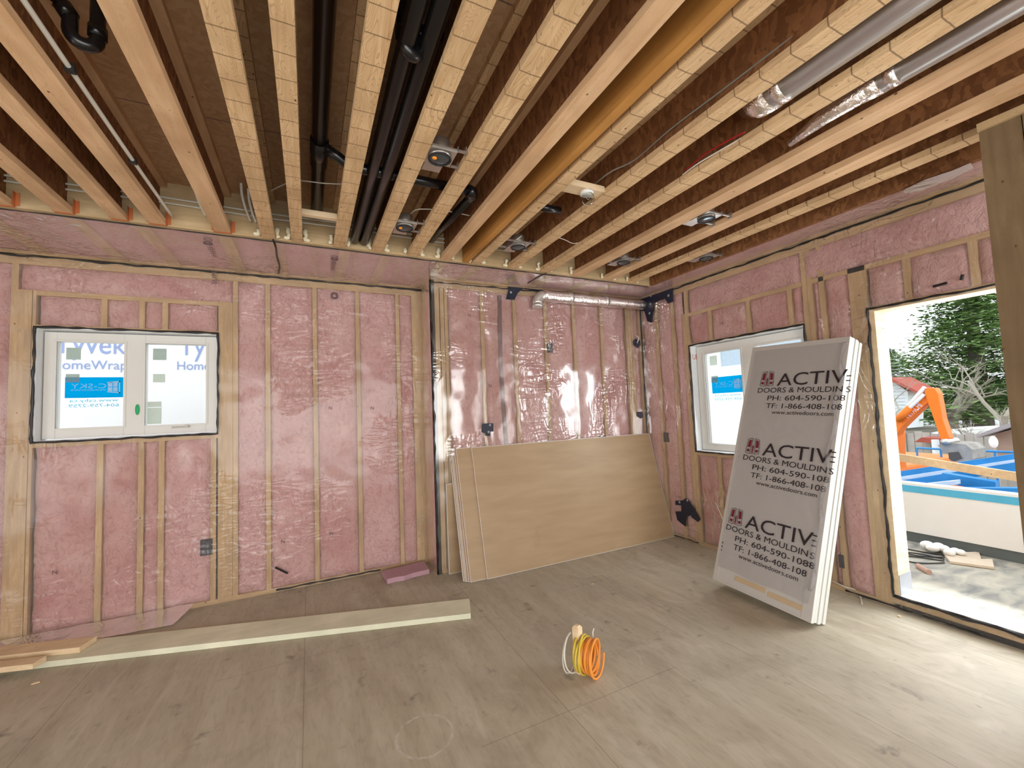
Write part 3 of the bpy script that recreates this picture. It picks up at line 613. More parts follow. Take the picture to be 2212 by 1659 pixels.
# bare bulb on a block
o = thing('bulb_holder', (1.55, 2.05, H + .02), 'bare clear bulb screwed to a wood block between two joists', 'light fixture')
build(MB().box(1.41, 1.685, 2.03, 2.12, H + .012, H + .05), 'block', 'newwood', o)
build(MB().cyl((1.575, 2.07, H + .014), (1.575, 2.07, H - .004), .042, 20), 'socket', 'vinyl', o, True)
build(MB().sphere((1.575, 2.06, H - .035), .042, 20, 12), 'bulb', glass('bulb_glass', (.80, .82, .8)), o, True)
build(MB().tube([(1.568, 2.06, H - .01), (1.566, 2.06, H - .035), (1.575, 2.06, H - .042), (1.584, 2.06, H - .035), (1.582, 2.06, H - .01)], .002, 6), 'filament', 'tin', o, True)
# short black pipe cut between joists (right of bulb row)
tag(build(MB().cyl((1.415, 2.42, H + .055), (1.60, 2.42, H + .055), .026, 16), 'pipe_stub', 'abs', None, True), 'short black pipe stub sticking out right of the orange beam', 'pipe')

# ------------------------------------------------------------------ windows
def window(name, W_, op, panes, rev, label, hinge):
    """op=(u0,u1,z0,z1); panes list of (u0,u1,z0,z1) glass; recess along -d"""
    o = struct(name, (0, 0, 0), label); u0, u1, z0, z1 = op; P = W_.P
    bx = lambda mb, *a: W_.box(mb, *a)
    # membrane-wrapped reveal
    mb = MB(); bx(mb, u0, u0 + .012, -.165, .004, z0, z1); bx(mb, u1 - .012, u1, -.165, .004, z0, z1); bx(mb, u0, u1, -.165, .004, z1 - .012, z1); bx(mb, u0, u1, -.165, .004, z0, z0 + .012)
    build(mb, 'reveal_wrap', 'membrane', o)
    a0, a1, b0, b1 = u0 + .02, u1 - .02, z0 + .02, z1 - .02
    us = sorted([a0, a1] + [v for p in panes for v in p[:2]])
    mb = MB(); lo = min(p[2] for p in panes); hi = max(p[3] for p in panes)
    bx(mb, a0, us[1], -.15, -.075, b0, b1); bx(mb, us[-2], a1, -.15, -.075, b0, b1); bx(mb, us[2], us[3], -.15, -.075, b0, b1)
    for i in (1, 3): bx(mb, us[i], us[i + 1], -.15, -.075, b0, lo); bx(mb, us[i], us[i + 1], -.15, -.075, hi, b1)
    build(mb, 'window_frame', 'vinyl', o, bevel=.003)
    for k, p in enumerate(panes):
        mb = MB(); s = .016
        bx(mb, p[0] - s, p[0], -.085, -.068, p[2] - s, p[3] + s); bx(mb, p[1], p[1] + s, -.085, -.068, p[2] - s, p[3] + s)
        bx(mb, p[0], p[1], -.085, -.068, p[2] - s, p[2]); bx(mb, p[0], p[1], -.085, -.068, p[3], p[3] + s)
        sh = build(mb, 'sash', 'vinyl', o, bevel=.002)
        build(bx(MB(), p[0], p[1], -.112, -.106, p[2], p[3]), 'pane', 'glass', sh)
    return o
pA = [(-1.776, -1.369, 1.537, 2.219), (-1.232, -.814, 1.533, 2.223)]
pL, pR_ = sorted(pA)
w1 = window('window_1', WA, wa, [pL, pR_], 0, 'white vinyl slider window in the back wall', 1)
pB = [(2.18, 2.606, 1.10, 2.062), (2.76, 3.19, 1.10, 2.070)]
w2 = window('window_2', WQ, wr, pB, 0, 'white vinyl window in the right wall, half hidden by the doors', 1)
def onglass(W_, mb, u0, u1, z0, z1, d, mi=0): return W_.box(mb, u0, u1, d, d + .0015, z0, z1, mi)
def sky_sticker(W_, uR0, uL0, z0, z1, par, flip):
    """blue window-maker sticker seen mirrored from inside; spans u uL0..uR0 (left..right in view)"""
    s = 1 if uR0 > uL0 else -1; wd = abs(uR0 - uL0); h = z1 - z0; d = -.1045
    root = build(onglass(W_, MB(), min(uR0, uL0), max(uR0, uL0), z0, z1, d), 'maker_sticker', 'cyan', par)
    mb = MB(); pl = lambda x, y, z: W_.P(uR0 - s * (.30 * wd + x), d + .003 + z, z0 + .46 * h + y)
    text_geo(mb, 'C-SKY', h * .33, pl, wd * .60)
    text_geo(mb, 'WINDOWS', h * .11, lambda x, y, z: W_.P(uR0 - s * (.30 * wd + x), d + .003 + z, z0 + .34 * h + y), wd * .60)
    q = lambda a, b: W_.P(uR0 - s * a * wd, d + .003, z0 + b * h)
    def quad(*ps): mb.prism([q(*p) for p in ps], Vector(W_.P(0, .0008, 0)) - Vector(W_.P(0, 0, 0)))
    quad((.055, .20), (.055, .26), (.285, .30), (.285, .26)); quad((.055, .76), (.055, .82), (.285, .76), (.285, .71)); quad((.055, .2), (.055, .82), (.075, .82), (.075, .2))
    for (a0, a1) in ((.10, .175), (.19, .27)):
        quad((a0, .30), (a0, .50), (a1, .50), (a1, .31)); quad((a0, .53), (a0, .75), (a1, .72), (a1, .53))
    build(mb, 'sticker_print', 'stk_white', root)
    mb = MB(); text_geo(mb, 'www.csky.ca', h * .22, lambda x, y, z: W_.P(uR0 - s * (.08 * wd + x), d + .003 + z, z0 - .20 * h + y), wd * .84)
    text_geo(mb, '604-759-2759', h * .22, lambda x, y, z: W_.P(uR0 - s * (.07 * wd + x), d + .003 + z, z0 - .45 * h + y), wd * .86)
    build(mb, 'sticker_text', 'cyantext', root)
kk = lambda x, y: at(x, y, 'y', YA + .105)
a_, b_ = kk(141, 815), kk(266, 858)
sky_sticker(WA, b_[0], a_[0], b_[2] + .0, a_[2], w1, 1)
for (x0, y0, x1, y1, m_) in ((144, 751, 175, 777, 'stk_grey'), (143, 808, 172, 826, 'stk_grey'), (331, 753, 360, 778, 'stk_grey'), (331, 808, 357, 826, 'stk_grey2'), (319, 868, 349, 879, 'stk_grey2'), (319, 881, 349, 915, 'stk_grey2')):
    a_, b_ = kk(x0, y0), kk(x1, y1); build(onglass(WA, MB(), a_[0], b_[0], b_[2], a_[2], -.102), 'glass_label', m_, w1)
a_ = kk(300, 885); build(MB().sphere((a_[0], YA + .068, a_[2]), .045, 12, 10, (.32, .2, 1)), 'green_tape', 'green', w1, True)
a_ = kk(393, 925); o = build(MB().box(a_[0] - .06, a_[0] + .06, YA + .060, YA + .074, 1.50, 1.512), 'crank_handle', 'chrome', w1)
build(MB().cyl((a_[0] + .045, YA + .074, 1.512), (a_[0] + .045, YA + .05, 1.512), .012, 12), 'knob', 'chrome', o)
kr = lambda x, y: at(x, y, 'x', XR + .105)
a_, b_ = kr(1537, 816), kr(1612, 846)
sky_sticker(WQ, 2.775, a_[1], b_[2], a_[2], w2, 1)
for (x0, y0, x1, y1, m_) in ((1537, 813, 1552, 826, 'stk_grey'), (1533, 770, 1550, 788, 'stk_grey2')):
    a_, b_ = kr(x0, y0), kr(x1, y1); build(onglass(WQ, MB(), b_[1], a_[1], b_[2], a_[2], -.102), 'glass_label', m_, w2)
mb = MB()
text_geo(mb, 'UP', .085, lambda x, y, z: (XR + .02 + x, 3.305 - .0135 - z, 2.02 + y), .085)
build(mb, 'wrap_print', plain('red_print', (.65, .12, .10)), w2)
# door opening: wrapped jambs, sill membrane
dj = struct('door_1', (0, 0, 0), 'open exterior doorway with raw wood jambs and a low curb')
build(MB().box(XR - .004, XR + .165, dr[1] - .038, dr[1], dr[2] + .02, dr[3]), 'jamb', 'newwood', dj); build(MB().box(XR - .004, XR + .165, dr[0], dr[0] + .038, dr[2], dr[3]), 'jamb', 'newwood', dj)
build(MB().box(XR - .004, XR + .165, dr[0], dr[1] - .038, dr[3] - .02, dr[3]), 'head_jamb', 'newwood', dj)
build(MB().box(XR - .006, XR + .19, dr[0], dr[1] - .0, dr[2], dr[2] + .018), 'sill_membrane', 'membrane', dj)
build(MB().box(XR + .0, XR + .17, dr[1] - .042, dr[1] - .036, dr[2] + .01, dr[2] + .16), 'corner_flashing', 'tapedot', dj)
build(MB().tube([(XR - .008, dr[0] + (dr[1] - dr[0]) * k / 20, dr[2] + .008 + .004 * math.sin(k * 2)) for k in range(21)], .008, 6), 'sealant_bead', 'bead', dj, True)
# ------------------------------------------------------------------ wooden post in the foreground right
po = thing('wooden_post', (3.09, .71, 0), 'brown wooden post of doubled studs at the right edge', 'post')
build(MB().box(3.02, 3.16, .645, .783, 0, H - .04), 'stud', 'post', po); build(MB().box(3.016, 3.16, .50, .641, 0, H - .04), 'stud', 'post', po)
build(MB().box(3.0, 3.17, YF, .783, H - .038, H - .0005), 'cap_plate', 'study', po)

# ------------------------------------------------------------------ print on the vapour film
pr = struct('trim_film_print', (0, 0, 0), 'faint grey lettering printed on the wall film')
def mark(W_, u, z, s, txt, rot=90, w=None, m_='greyink'):
    mb = MB(); r = math.radians(rot); c, sn = math.cos(r), math.sin(r)
    sgn = 1 if W_ is not WQ else -1
    text_geo(mb, txt, s, lambda x, y, zz_: W_.P(u + sgn * (x * c - y * sn), .024, z + x * sn + y * c), w); build(mb, 'film_print', m_, W_.root)
for (x, y) in ((713, 878), (803, 878), (611, 1165), (715, 1148), (121, 1232)):
    q = uA(x, y + 7); mark(WA, q[0] - .012, q[2], .045, 'N', 0)
for (x, y) in ((1012, 678), (1057, 830)): q = at(x, y + 7, 'y', YB); mark(WB, q[0] - .012, q[2], .045, 'N', 0)
for (x, y) in ((1563, 695), (1471, 1070)): q = at(x, y + 7, 'x', XR); mark(WQ, q[1] + .012, q[2], .045, 'N', 0)
q = uA(722, 640); 
bpy.data.objects.remove(pr)
mb = MB(); n = 24
mb.tube([(q[0] + .026 * math.cos(6.283 * k / n), YA - .022, q[2] + .026 * math.sin(6.283 * k / n)) for k in range(n)], .009, 6, True); build(mb, 'film_print', 'greyink', WA.root)
q = uA(463, 608); mark(WA, q[0] + .02, q[2] - .03, .05, 'SUPER', 90, .16)
for (x, y, tx) in ((720, 575, 'BARRIER'), (461, 545, 'BARRIER')):
    q = at(x, y, 'z', H - .012); mb = MB()
    text_geo(mb, tx, .05, lambda X, Y, Z: (q[0] - .02 + Y, q[1] + .10 - X, H - .016), .24)
    mb.tube([(q[0] + .024 * math.cos(6.283 * k / n), q[1] - .2 + .024 * math.sin(6.283 * k / n), H - .016) for k in range(n)], .006, 6, True)
    build(mb, 'film_print', 'greyink', so)
# ------------------------------------------------------------------ outlet boxes and tape patches on the walls
def patch(W_, ax, v, px, name, mat, label, cat, dots=(), d=.028, th=.003):
    P = [at(x, y, ax, v) for x, y in px]; uu = [(p[0] if W_ is not WQ else p[1], p[2]) for p in P]
    o = thing(name, Vector(W_.P(sum(a for a, b in uu) / len(uu), d, min(b for a, b in uu))), label, cat)
    n_ = Vector(W_.P(0, th, 0)) - Vector(W_.P(0, 0, 0)); build(MB().prism([W_.P(a, d, b) for a, b in uu], n_), 'patch', mat, o)
    for (x, y, r) in dots:
        q = at(x, y, ax, v); u = q[0] if W_ is not WQ else q[1]; a = Vector(W_.P(u, d + th, q[2]))
        build(MB().sphere(a, r, 10, 6, (1, .3, 1) if W_ is not WQ else (.3, 1, 1)), 'dimple', 'tapedot', o, True)
    return o
patch(WB, 'y', YB, ((1091, 612), (1098, 609), (1130, 611), (1134, 615), (1128, 624), (1116, 634), (1109, 649), (1090, 648), (1097, 625)), 'tape_patch', 'tape', 'navy tape patch at the seam above the foil pipe end', 'tape', ((1101, 633, .014), (1110, 613, .014), (1121, 620, .012)))
patch(WB, 'y', YB, ((1128, 616), (1200, 621), (1222, 623), (1215, 633), (1170, 630), (1130, 626)), 'tape_strip', 'tape', 'black tape strip along the ceiling seam above the foil pipe', 'tape')
patch(WQ, 'x', XR, ((1386, 640), (1420, 628), (1457, 618), (1458, 652), (1447, 656), (1440, 645), (1426, 650), (1417, 655), (1412, 698), (1402, 694), (1396, 672), (1386, 672)), 'tape_patch', 'tape', 'large navy tape patch with dangling ends where the foil pipe meets the corner', 'tape', ((1406, 634, .016), (1410, 640, .012), (1448, 639, .016), (1409, 657, .015), (1407, 677, .016)))
patch(WB, 'y', YB, ((1370, 732), (1376, 738), (1379, 735), (1380, 745), (1375, 753), (1366, 745), (1365, 738)), 'tape_patch', 'tape', 'small navy tape patch with white wires above, near the corner', 'tape')
cable('wire', [(at(1370, 726, 'y', YB)[0], YB - .03, at(1370, 726, 'y', YB)[2]), (at(1374, 731, 'y', YB)[0], YB - .045, at(1374, 731, 'y', YB)[2]), (at(1372, 742, 'y', YB)[0], YB - .035, at(1372, 742, 'y', YB)[2])], .006, 'cable', 'white wire stub poking out above the small navy patch')
patch(WB, 'y', YB, ((1373, 890), (1384, 889), (1386, 900), (1381, 904), (1374, 899)), 'tape_patch', 'tape', 'tiny navy tape square near the corner above the drywall', 'tape')
patch(WB, 'y', YB, ((1040, 915), (1063, 914), (1064, 932), (1057, 932), (1057, 942), (1047, 941), (1046, 935), (1039, 934)), 'tape_patch', 'tape', 'navy tape patch above the left part of the drywall', 'tape', ((1056, 918, .013), (1053, 933, .013)))
def obox(W_, ax, v, x0, y0, x1, y1, label, dep=.012):
    a, b = at(x0, y0, ax, v), at(x1, y1, ax, v); ua, ub = ((a[0], b[0]) if W_ is not WQ else (a[1], b[1]))
    o = thing('outlet_box', Vector(W_.P(ua, 0, b[2])), label, 'electrical box')
    mb = MB(); u0, u1 = sorted((ua, ub)); W_.box(mb, u0, u1, -.04, dep, b[2], a[2]); build(mb, 'housing', 'box', o, bevel=.003)
    mb = MB(); W_.box(mb, u0 + .01, u1 - .01, dep, dep + .002, b[2] + .012, a[2] - .012); build(mb, 'cover', plain('box_cover', (.035, .035, .04), .4), o)
obox(WB, 'y', YB, 1181, 741, 1194, 762, 'dark grey outlet box high on the alcove wall below the foil pipe')
obox(WA, 'y', YA, 433, 1167, 459, 1197, 'black outlet box low beside the studs right of the left window')
obox(WB, 'y', YB, 1290, 942, 1308, 952, 'grey outlet box peeking over the drywall top, right part')
obox(WB, 'y', YB, 1036, 964, 1050, 976, 'grey outlet box peeking over the drywall top, left part')
obox(WQ, 'x', XR, 1434, 934, 1446, 955, 'dark outlet box on the right wall just right of the drywall')
obox(WQ, 'x', XR, 1812, 1197, 1825, 1228, 'dark outlet box between the door stack and the doorway')
patch(WQ, 'x', XR, ((1463, 1081), (1480, 1080), (1484, 1076), (1490, 1077), (1512, 1112), (1517, 1121), (1512, 1127), (1500, 1118), (1488, 1112), (1486, 1126), (1486, 1137), (1476, 1130), (1467, 1122), (1463, 1104), (1476, 1104), (1476, 1091), (1463, 1090)), 'tape_patch', 'tape', 'big crossed navy tape patch low on the right wall by the drywall corner', 'tape', ((1472, 1084, .015), (1489, 1080, .015), (1496, 1115, .012)))
q = at(1602, 1229, 'y', YA)
a_ = uA(595, 1223); b_ = uA(622, 1236)
tag(build(MB().tube([(a_[0], YA - .03, a_[2]), (b_[0], YA - .03, b_[2])], .009, 6), 'marker_smudge', 'bead'), 'black smear of sealant low on the back wall film', 'sealant smear')
for x0, y0, x1, y1, l in ((2020, 620, 2050, 612, 'black smear of sealant above the doorway, long one'), (2080, 606, 2084, 594, 'black smear of sealant above the doorway, near the post')):
    a_, b_ = at(x0, y0, 'x', XR), at(x1, y1, 'x', XR); tag(build(MB().tube([(XR - .03, a_[1], a_[2]), (XR - .03, b_[1], b_[2])], .009, 6), 'sealant_smear', 'bead'), l, 'sealant smear')
# stray cable ends
q = at(1545, 1085, 'x', XR - .05); r = at(1560, 1118, 'x', XR - .10)
cable('cable', [q, (q + r) / 2, r, at(1572, 1150, 'x', XR - .08)], .004, 'cable', 'stiff white cable end sticking out of the right wall beside the doors')
cable('cable', [(XR - .01, at(1800, 1272, 'x', XR)[1], .06), at(1826, 1268, 'z', .05), at(1845, 1273, 'z', .04), at(1858, 1288, 'z', .01), at(1862, 1305, 'z', .006)], .005, 'cable', 'white cable curling onto the floor right of the door stack')
# ------------------------------------------------------------------ foil vent pipe on the alcove wall
vx = at(1165, 655, 'y', YB - .10)
o = thing('vent_pipe', (2.3, YB - .1, 2.74), 'shiny foil wrapped vent pipe with an elbow under the soffit', 'duct')
zc = .5 * (at(1300, 637, 'y', YB - .1)[2] + at(1300, 665, 'y', YB - .1)[2]); yc = YB - .1
x0 = at(1161, 650, 'y', yc)[0]
arc = [(x0 + .075 - .075 * math.cos(a), yc, zc - .075 + .075 * math.sin(a)) for a in [math.pi / 2 * k / 8 for k in range(9)]]
build(MB().tube([(x0, yc, zc - .135), (x0, yc, zc - .095)], .058, 24), 'collar', 'duct', o, True)
build(MB().tube([(x0, yc, zc - .10)] + arc, .054, 24), 'elbow', 'duct', o, True)
pts = [(x0 + .075 + (XR - .03 - x0 - .075) * k / 40, yc, zc + .002 * math.sin(k)) for k in range(41)]
build(MB().tube(pts, [.060 + .0015 * math.sin(k * 1.7) for k in range(41)], 28), 'wrapped_pipe', 'foil', o, True)
for xx in (.4, .9): build(MB().tube([(x0 + xx, yc, zc), (x0 + xx + .05, yc, zc)], .0625, 28), 'foil_tape', 'duct', o, True)
# torn white film at the right soffit
P = [at(x, y, 'z', H - .02) for x, y in ((1950, 412), (2000, 388), (2060, 368), (2097, 352), (2103, 363), (2060, 385), (1990, 412), (1955, 418))]
tag(build(MB().prism(P, (0, 0, .002)), 'torn_film', 'filmfold'), 'torn flap of white film under the edge beam at upper right', 'film')

# ------------------------------------------------------------------ drywall sheets leaning on the alcove wall
def sheet(y0, x0, x1, label, lean, hgt=1.22, front=False):
    o = thing('drywall_sheet', ((x0 + x1) / 2, y0, 0), label, 'drywall', 'drywall sheets leaning on the wall')
    t_ = .0127; V = Vector((0, math.sin(lean), math.cos(lean))); N = Vector((0, math.cos(lean), -math.sin(lean))); U = Vector((x1 - x0, 0, 0))
    oo = Vector((x0, y0, t_ * math.sin(lean) + .001))
    build(MB().obox(oo + N * .0006, U, V * hgt, N * (t_ - .0012)), 'core', 'gypsum', o)
    e = .004
    build(MB().obox(oo + Vector((e, 0, 0)) + V * e, U - Vector((2 * e, 0, 0)), V * (hgt - 2 * e), N * .0006), 'paper_face', 'paper', o)
    if front: build(MB().obox(oo + Vector((-.0008, 0, 0)) + N * .003, Vector((.0008, 0, 0)), V * hgt, N * .005), 'edge_tape', 'redtape', o)
    return o
yw = YB - .035
def lean_for(y0): return math.asin((yw - y0) / 1.22)
sheet(3.675, 1.455, 3.795, 'front drywall sheet, brown paper face, shifted furthest right', lean_for(3.69), front=True)
ys = [3.690, 3.705, 3.720, 3.735, 3.750]; xs = [1.300, 1.285, 1.27, 1.262, 1.25]
nm = ['second drywall sheet from the front, brown strip showing left of the front sheet', 'third drywall sheet from the front with a reddish left edge', 'middle drywall sheet of the pack seen by its white left edge', 'drywall sheet second from the rear of the main pack', 'rearmost drywall sheet of the main pack, white edge by the corner stud']
for y_, x_, l_ in zip(ys, xs, nm): sheet(y_, x_, min(x_ + 2.44, 3.74), l_, lean_for(3.69), front=('reddish' in l_ or 'second drywall' in l_))
sheet(3.985, 1.19, 3.5, 'separate drywall sheet standing almost upright behind the pack', math.radians(1), .85)

# ------------------------------------------------------------------ doors leaning on the right wall
th = math.radians(17.3); rz = .042
V0 = Vector((math.sin(th), 0, math.cos(th))); U0 = Vector((0, -1, 0)); U = (U0 * math.cos(rz) - V0 * math.sin(rz)).normalized(); V = (V0 * math.cos(rz) + U0 * math.sin(rz)).normalized(); N = U.cross(V) * -1
if N.x < 0: N = -N                       # away from the viewer, towards the wall
tD = .034; nD = 5; Wd, Ld = .762, 2.03
O = Vector((3.0, 2.52, .03))
O.z += max(0, .001 - min((O + U * a + V * b + N * c).z for a in (0, Wd) for b in (0, Ld) for c in (0, tD * nD)))
names = ['front door of the leaning stack, grey, wrapped in printed plastic', 'second door in the leaning stack, white edge behind the wrapped one', 'middle door in the leaning stack', 'fourth door in the leaning stack, counted from the wrapped one', 'rearmost door in the leaning stack, touching the wall side']
fr = None
for k in range(nD):
    o = thing('door_slab', O + U * Wd / 2 + N * tD * k, names[k], 'door', 'white doors stacked leaning on the right wall')
    du = .006 * ((k * 7) % 3 - 1); oo = O + N * (tD * k + .001) + U * du * (k > 0) + V * (.004 * (k % 2)) * (k > 0)
    s = .02
    if k == 0:
        mb = MB().obox(oo + N * .004, U * Wd, V * Ld, N * (tD - .006))
        build(mb, 'slab', ['dooredge'], o)
        mb = MB()
        for a0, a1, b0, b1 in ((0, .042, 0, Ld), (Wd - .065, Wd, 0, Ld), (.042, Wd - .065, Ld - .045, Ld), (.042, Wd - .065, 0, .014)):
            mb.obox(oo + U * a0 + V * b0, U * (a1 - a0), V * (b1 - b0), N * .004)
        build(mb, 'frame', 'doorpaint', o); build(MB().obox(oo + U * .042 + V * .014 + N * .0025, U * (Wd - .107), V * (Ld - .059), N * .0015), 'face', 'doorpaint', o)
        fr = o; F0 = oo
    else:
        build(MB().obox(oo, U * Wd, V * Ld, N * (tD - .002)), 'slab', 'dooredge', o, bevel=.002)
# bronze strips at the foot, plastic film, print
mb = MB().obox(F0 + U * .19 + V * .062 - N * .001, U * .25, V * .035, N * .0035).obox(F0 + U * .46 + V * .050 - N * .001, U * .24, V * .035, N * .0035)
build(mb, 'shim_strip', plain('tan_shim', (.50, .38, .24), .6), fr)
def Fp(u, v, d): return F0 + U * u + V * v - N * d
mb = MB()
nu, nv = 30, 74
mb.grid(lambda i, j: Fp(.03 + (.745 - .03) * i / nu, .112 + .006 * math.sin(i * .35) * (j == 0) + (1.99 - .115) * j / nv, .0035 + .0030 * (1 + fb(i * .04, j * .04, 1, 3.))), nu, nv)
t = NT('door_wrap_film'); nb = t.bump(t.noise(t.pos(), 9, 4, 2.), .8, .03)
tr = t.n('ShaderNodeBsdfTransparent', {0: (.97, .965, .96, 1)}).outputs[0]; gs = t.n('ShaderNodeBsdfGlossy', {'Roughness': .12, 'Normal': nb}).outputs[0]; df = t.n('ShaderNodeBsdfDiffuse', {0: (.72, .72, .76, 1)}).outputs[0]
s1 = t.n('ShaderNodeMixShader', {0: .16, 1: tr, 2: df}).outputs[0]
M['wrap'] = t.done(t.n('ShaderNodeMixShader', {0: t.math('MULTIPLY', t.n('ShaderNodeLayerWeight', {0: .2, 'Normal': nb}).outputs['Fresnel'], .6), 1: s1, 2: gs}).outputs[0])
wrp = build(mb, 'plastic_wrap', 'wrap', fr, True)
mb = MB(); pts = [Fp(.735 + .012 * math.sin(k * .8), .2 + 1.78 * k / 40, .009) for k in range(41)]
mb.tube(pts, [.012 + .005 * math.sin(k * 1.3) for k in range(41)], 6); build(mb, 'wrap_fold', 'wrap', fr, True)
def logo(mb, u, v, h, rot):
    c, s = math.cos(rot), math.sin(rot); pl = lambda x, y: Fp(u + x * c - y * s, v + x * s + y * c, .0095)
    def poly(ps, mi=1): mb.prism([pl(x * h, y * h) for x, y in ps], -N * .0005, mi)
    def line(a, b, w_, mi=1):
        a, b = Vector(a), Vector(b); n_ = Vector((-(b - a).y, (b - a).x)).normalized() * w_; poly([a + n_, a - n_, b - n_, b + n_], mi)
    for m_ in (0, 1):
        X = (lambda x: x) if not m_ else (lambda x: .92 - x)
        q = [(X(0), 0), (X(.30), -.06), (X(.38), 1.0), (X(.08), .92)]
        for i in range(4): line(q[i], q[(i + 1) % 4], .012, 0)
        poly([(X(.09), .40), (X(.27), .38), (X(.31), .90), (X(.13), .84)][:: -1 if m_ else 1]); poly([(X(.07), .10), (X(.24), .07), (X(.255), .25), (X(.085), .26)][:: -1 if m_ else 1])
    line((.38, .42), (.54, .42), .02); poly([(.42, .15), (.50, .15), (.50, .42), (.42, .42)]); line((.43, .17), (.41, -.05), .02); line((.49, .17), (.51, -.05), .02)
    poly([(.43, .45), (.49, .45), (.49, .54), (.43, .54)])
mb = MB()
def line_txt(s, u, v, size, wd, rot):
    c, sn = math.cos(rot), math.sin(rot); text_geo(mb, s, size, lambda x, y, z: Fp(u + x * c - y * sn, v + x * sn + y * c, .0095 + z), wd)
for bi, (ul, v0, rot, tel) in enumerate(((.125, 1.62, .0, '1-866-408-108'), (.095, 1.035, -.02, '1-866-408-108'), (.05, .44, -.02, '1-866-408-108'))):
    c = lambda x, y, r=rot: (ul + x * math.cos(r) - y * math.sin(r), v0 + x * math.sin(r) + y * math.cos(r))
    logo(mb, *c(.01, .045), .125, rot)
    line_txt('ACTIV', *c(.155, .040), .150, .505, rot + .02)
    q = c(.665, .058)
    for k in range(3 if bi else 2): line_txt('-', q[0] - .012, q[1] + .035 * k - .012, .09, .030, rot)
    line_txt('DOORS & MOULDIN', *c(0, -.018), .062, .640, rot)
    line_txt('S', *c(.655 if bi else .662, -.022), .062, .030, rot)
    line_txt('PH: 604-590-108' + ('8' if bi == 2 else ''), *c(.095, -.085), .060, .57 if bi < 2 else .60, rot)
    line_txt('TF: ' + tel, *c(.093, -.152), .060, .56, rot)
    line_txt('www.activedoors.com', *c(.15, -.200), .045, .455, rot)
build(mb, 'printed_text', ['ink', 'maroon'], wrp)
for v in (.24, .27, .30): build(MB().obox(Fp(.036, v, .006), U * .006, V * .014, -N * .002), 'staple', 'ink', fr)

# ------------------------------------------------------------------ things on the floor
def board(name, px, z0, th_, mat, label, cat='board', group=None):
    """px: four photo points of the underside corners"""
    P = [at(x, y, 'z', z0) for x, y in px]; o = build(MB().prism(P, (0, 0, th_)), name, mat, None, bevel=.002); return tag(o, label, cat, group)
# long pale board, lying along the wall
A_, B_ = Vector((1.075, 3.075, 0)), Vector((1.195, 3.33, 0)); 
L_ = Vector((-3.35, 1.02, 0)); W_v = Vector((.083, .262, 0)) * .93
tag(build(MB().obox(A_ + Vector((0, 0, .001)), L_, W_v, (0, 0, .038)), 'long_plank', 'treated', bevel=.003), 'long pale green-white plank lying across the floor in front of the back wall', 'board')
a1 = at(172, 1410, 'z', .04); b1 = at(155, 1385, 'z', .04)
tag(build(MB().obox(a1 + Vector((0, 0, 0)), Vector((-1.2, .36, 0)), Vector((.04, .14, 0)), (0, 0, .036)), 'short_board', 'newwood', bevel=.002), 'upper of two short fresh boards lying on the long plank at the left edge', 'board')
a1 = at(70, 1446, 'z', .0395); a1 = Vector((a1[0], a1[1], .0395))
tag(build(MB().obox(a1, Vector((-1.1, .33, 0)), Vector((.03, .085, 0)), (0, 0, .034)), 'short_board', 'newwood', bevel=.002), 'lower of two short fresh boards, nearer the viewer at the left edge', 'board')
# folded film lying over the foot of the wall
P = [(XL, YA - .02, .05), (-.84, YA - .02, .035), (-.86, YA - .29, .008), (XL, YA - .34, .008)]
nx = 60
f = lambda i, j: (XL + .3 + (2.43 * i / nx) - .01 * j, YA - .02 - (.12 + .15 * i / nx) * j / 8 + .006 * fb(i * .1, j, 0, 1), .012 + .035 * (1 - j / 8) ** 2 + .010 * max(0, fb(i * .2, j * .3, 2, 1)))
tag(build(MB().grid(f, nx, 8), 'film_flap', M['filmfold'], None, True), 'loose flap of clear film folded onto the floor below the left window', 'film')
M['flapboard'] = plain('tan_scrap_panel', (.34, .26, .16), .7)
# pink foam offcut
P = [(.615, 4.30, .0), (.63, 4.06, .0), (.72, 4.07, 0), (.78, 4.055, 0), (.86, 4.085, 0), (1.03, 4.10, .0), (1.035, 4.36, .0)]
tag(build(MB().prism([(a, b, .001) for a, b, c in P], (0, 0, .045)), 'foam_board', 'pinkfoam', bevel=.004), 'pink foam board offcut on the floor at the inside corner', 'foam board')
COL.objects['foam_board'].rotation_euler = (0, 0, 0)
# wood chips and scraps
for x, y, s_, l in ((548, 1350, .02, 'tiny wood chip on the floor beyond the long plank'), (1280, 1262, .012, 'tiny pale scrap on the floor in front of the drywall'), (1943, 1332, .018, 'tiny wood chip on the floor before the doorway'), (78, 1476, .018, 'small white scrap near the left end of the long plank')):
    q = at(x, y, 'z', 0); tag(build(MB().hexa([(q[0] + a * s_, q[1] + b * s_ * .5, z) for z in (.001, .006) for a, b in ((-1, -1), (1, -.6), (.8, 1), (-.7, .8))]), 'wood_chip', 'newwood'), l, 'wood chip')
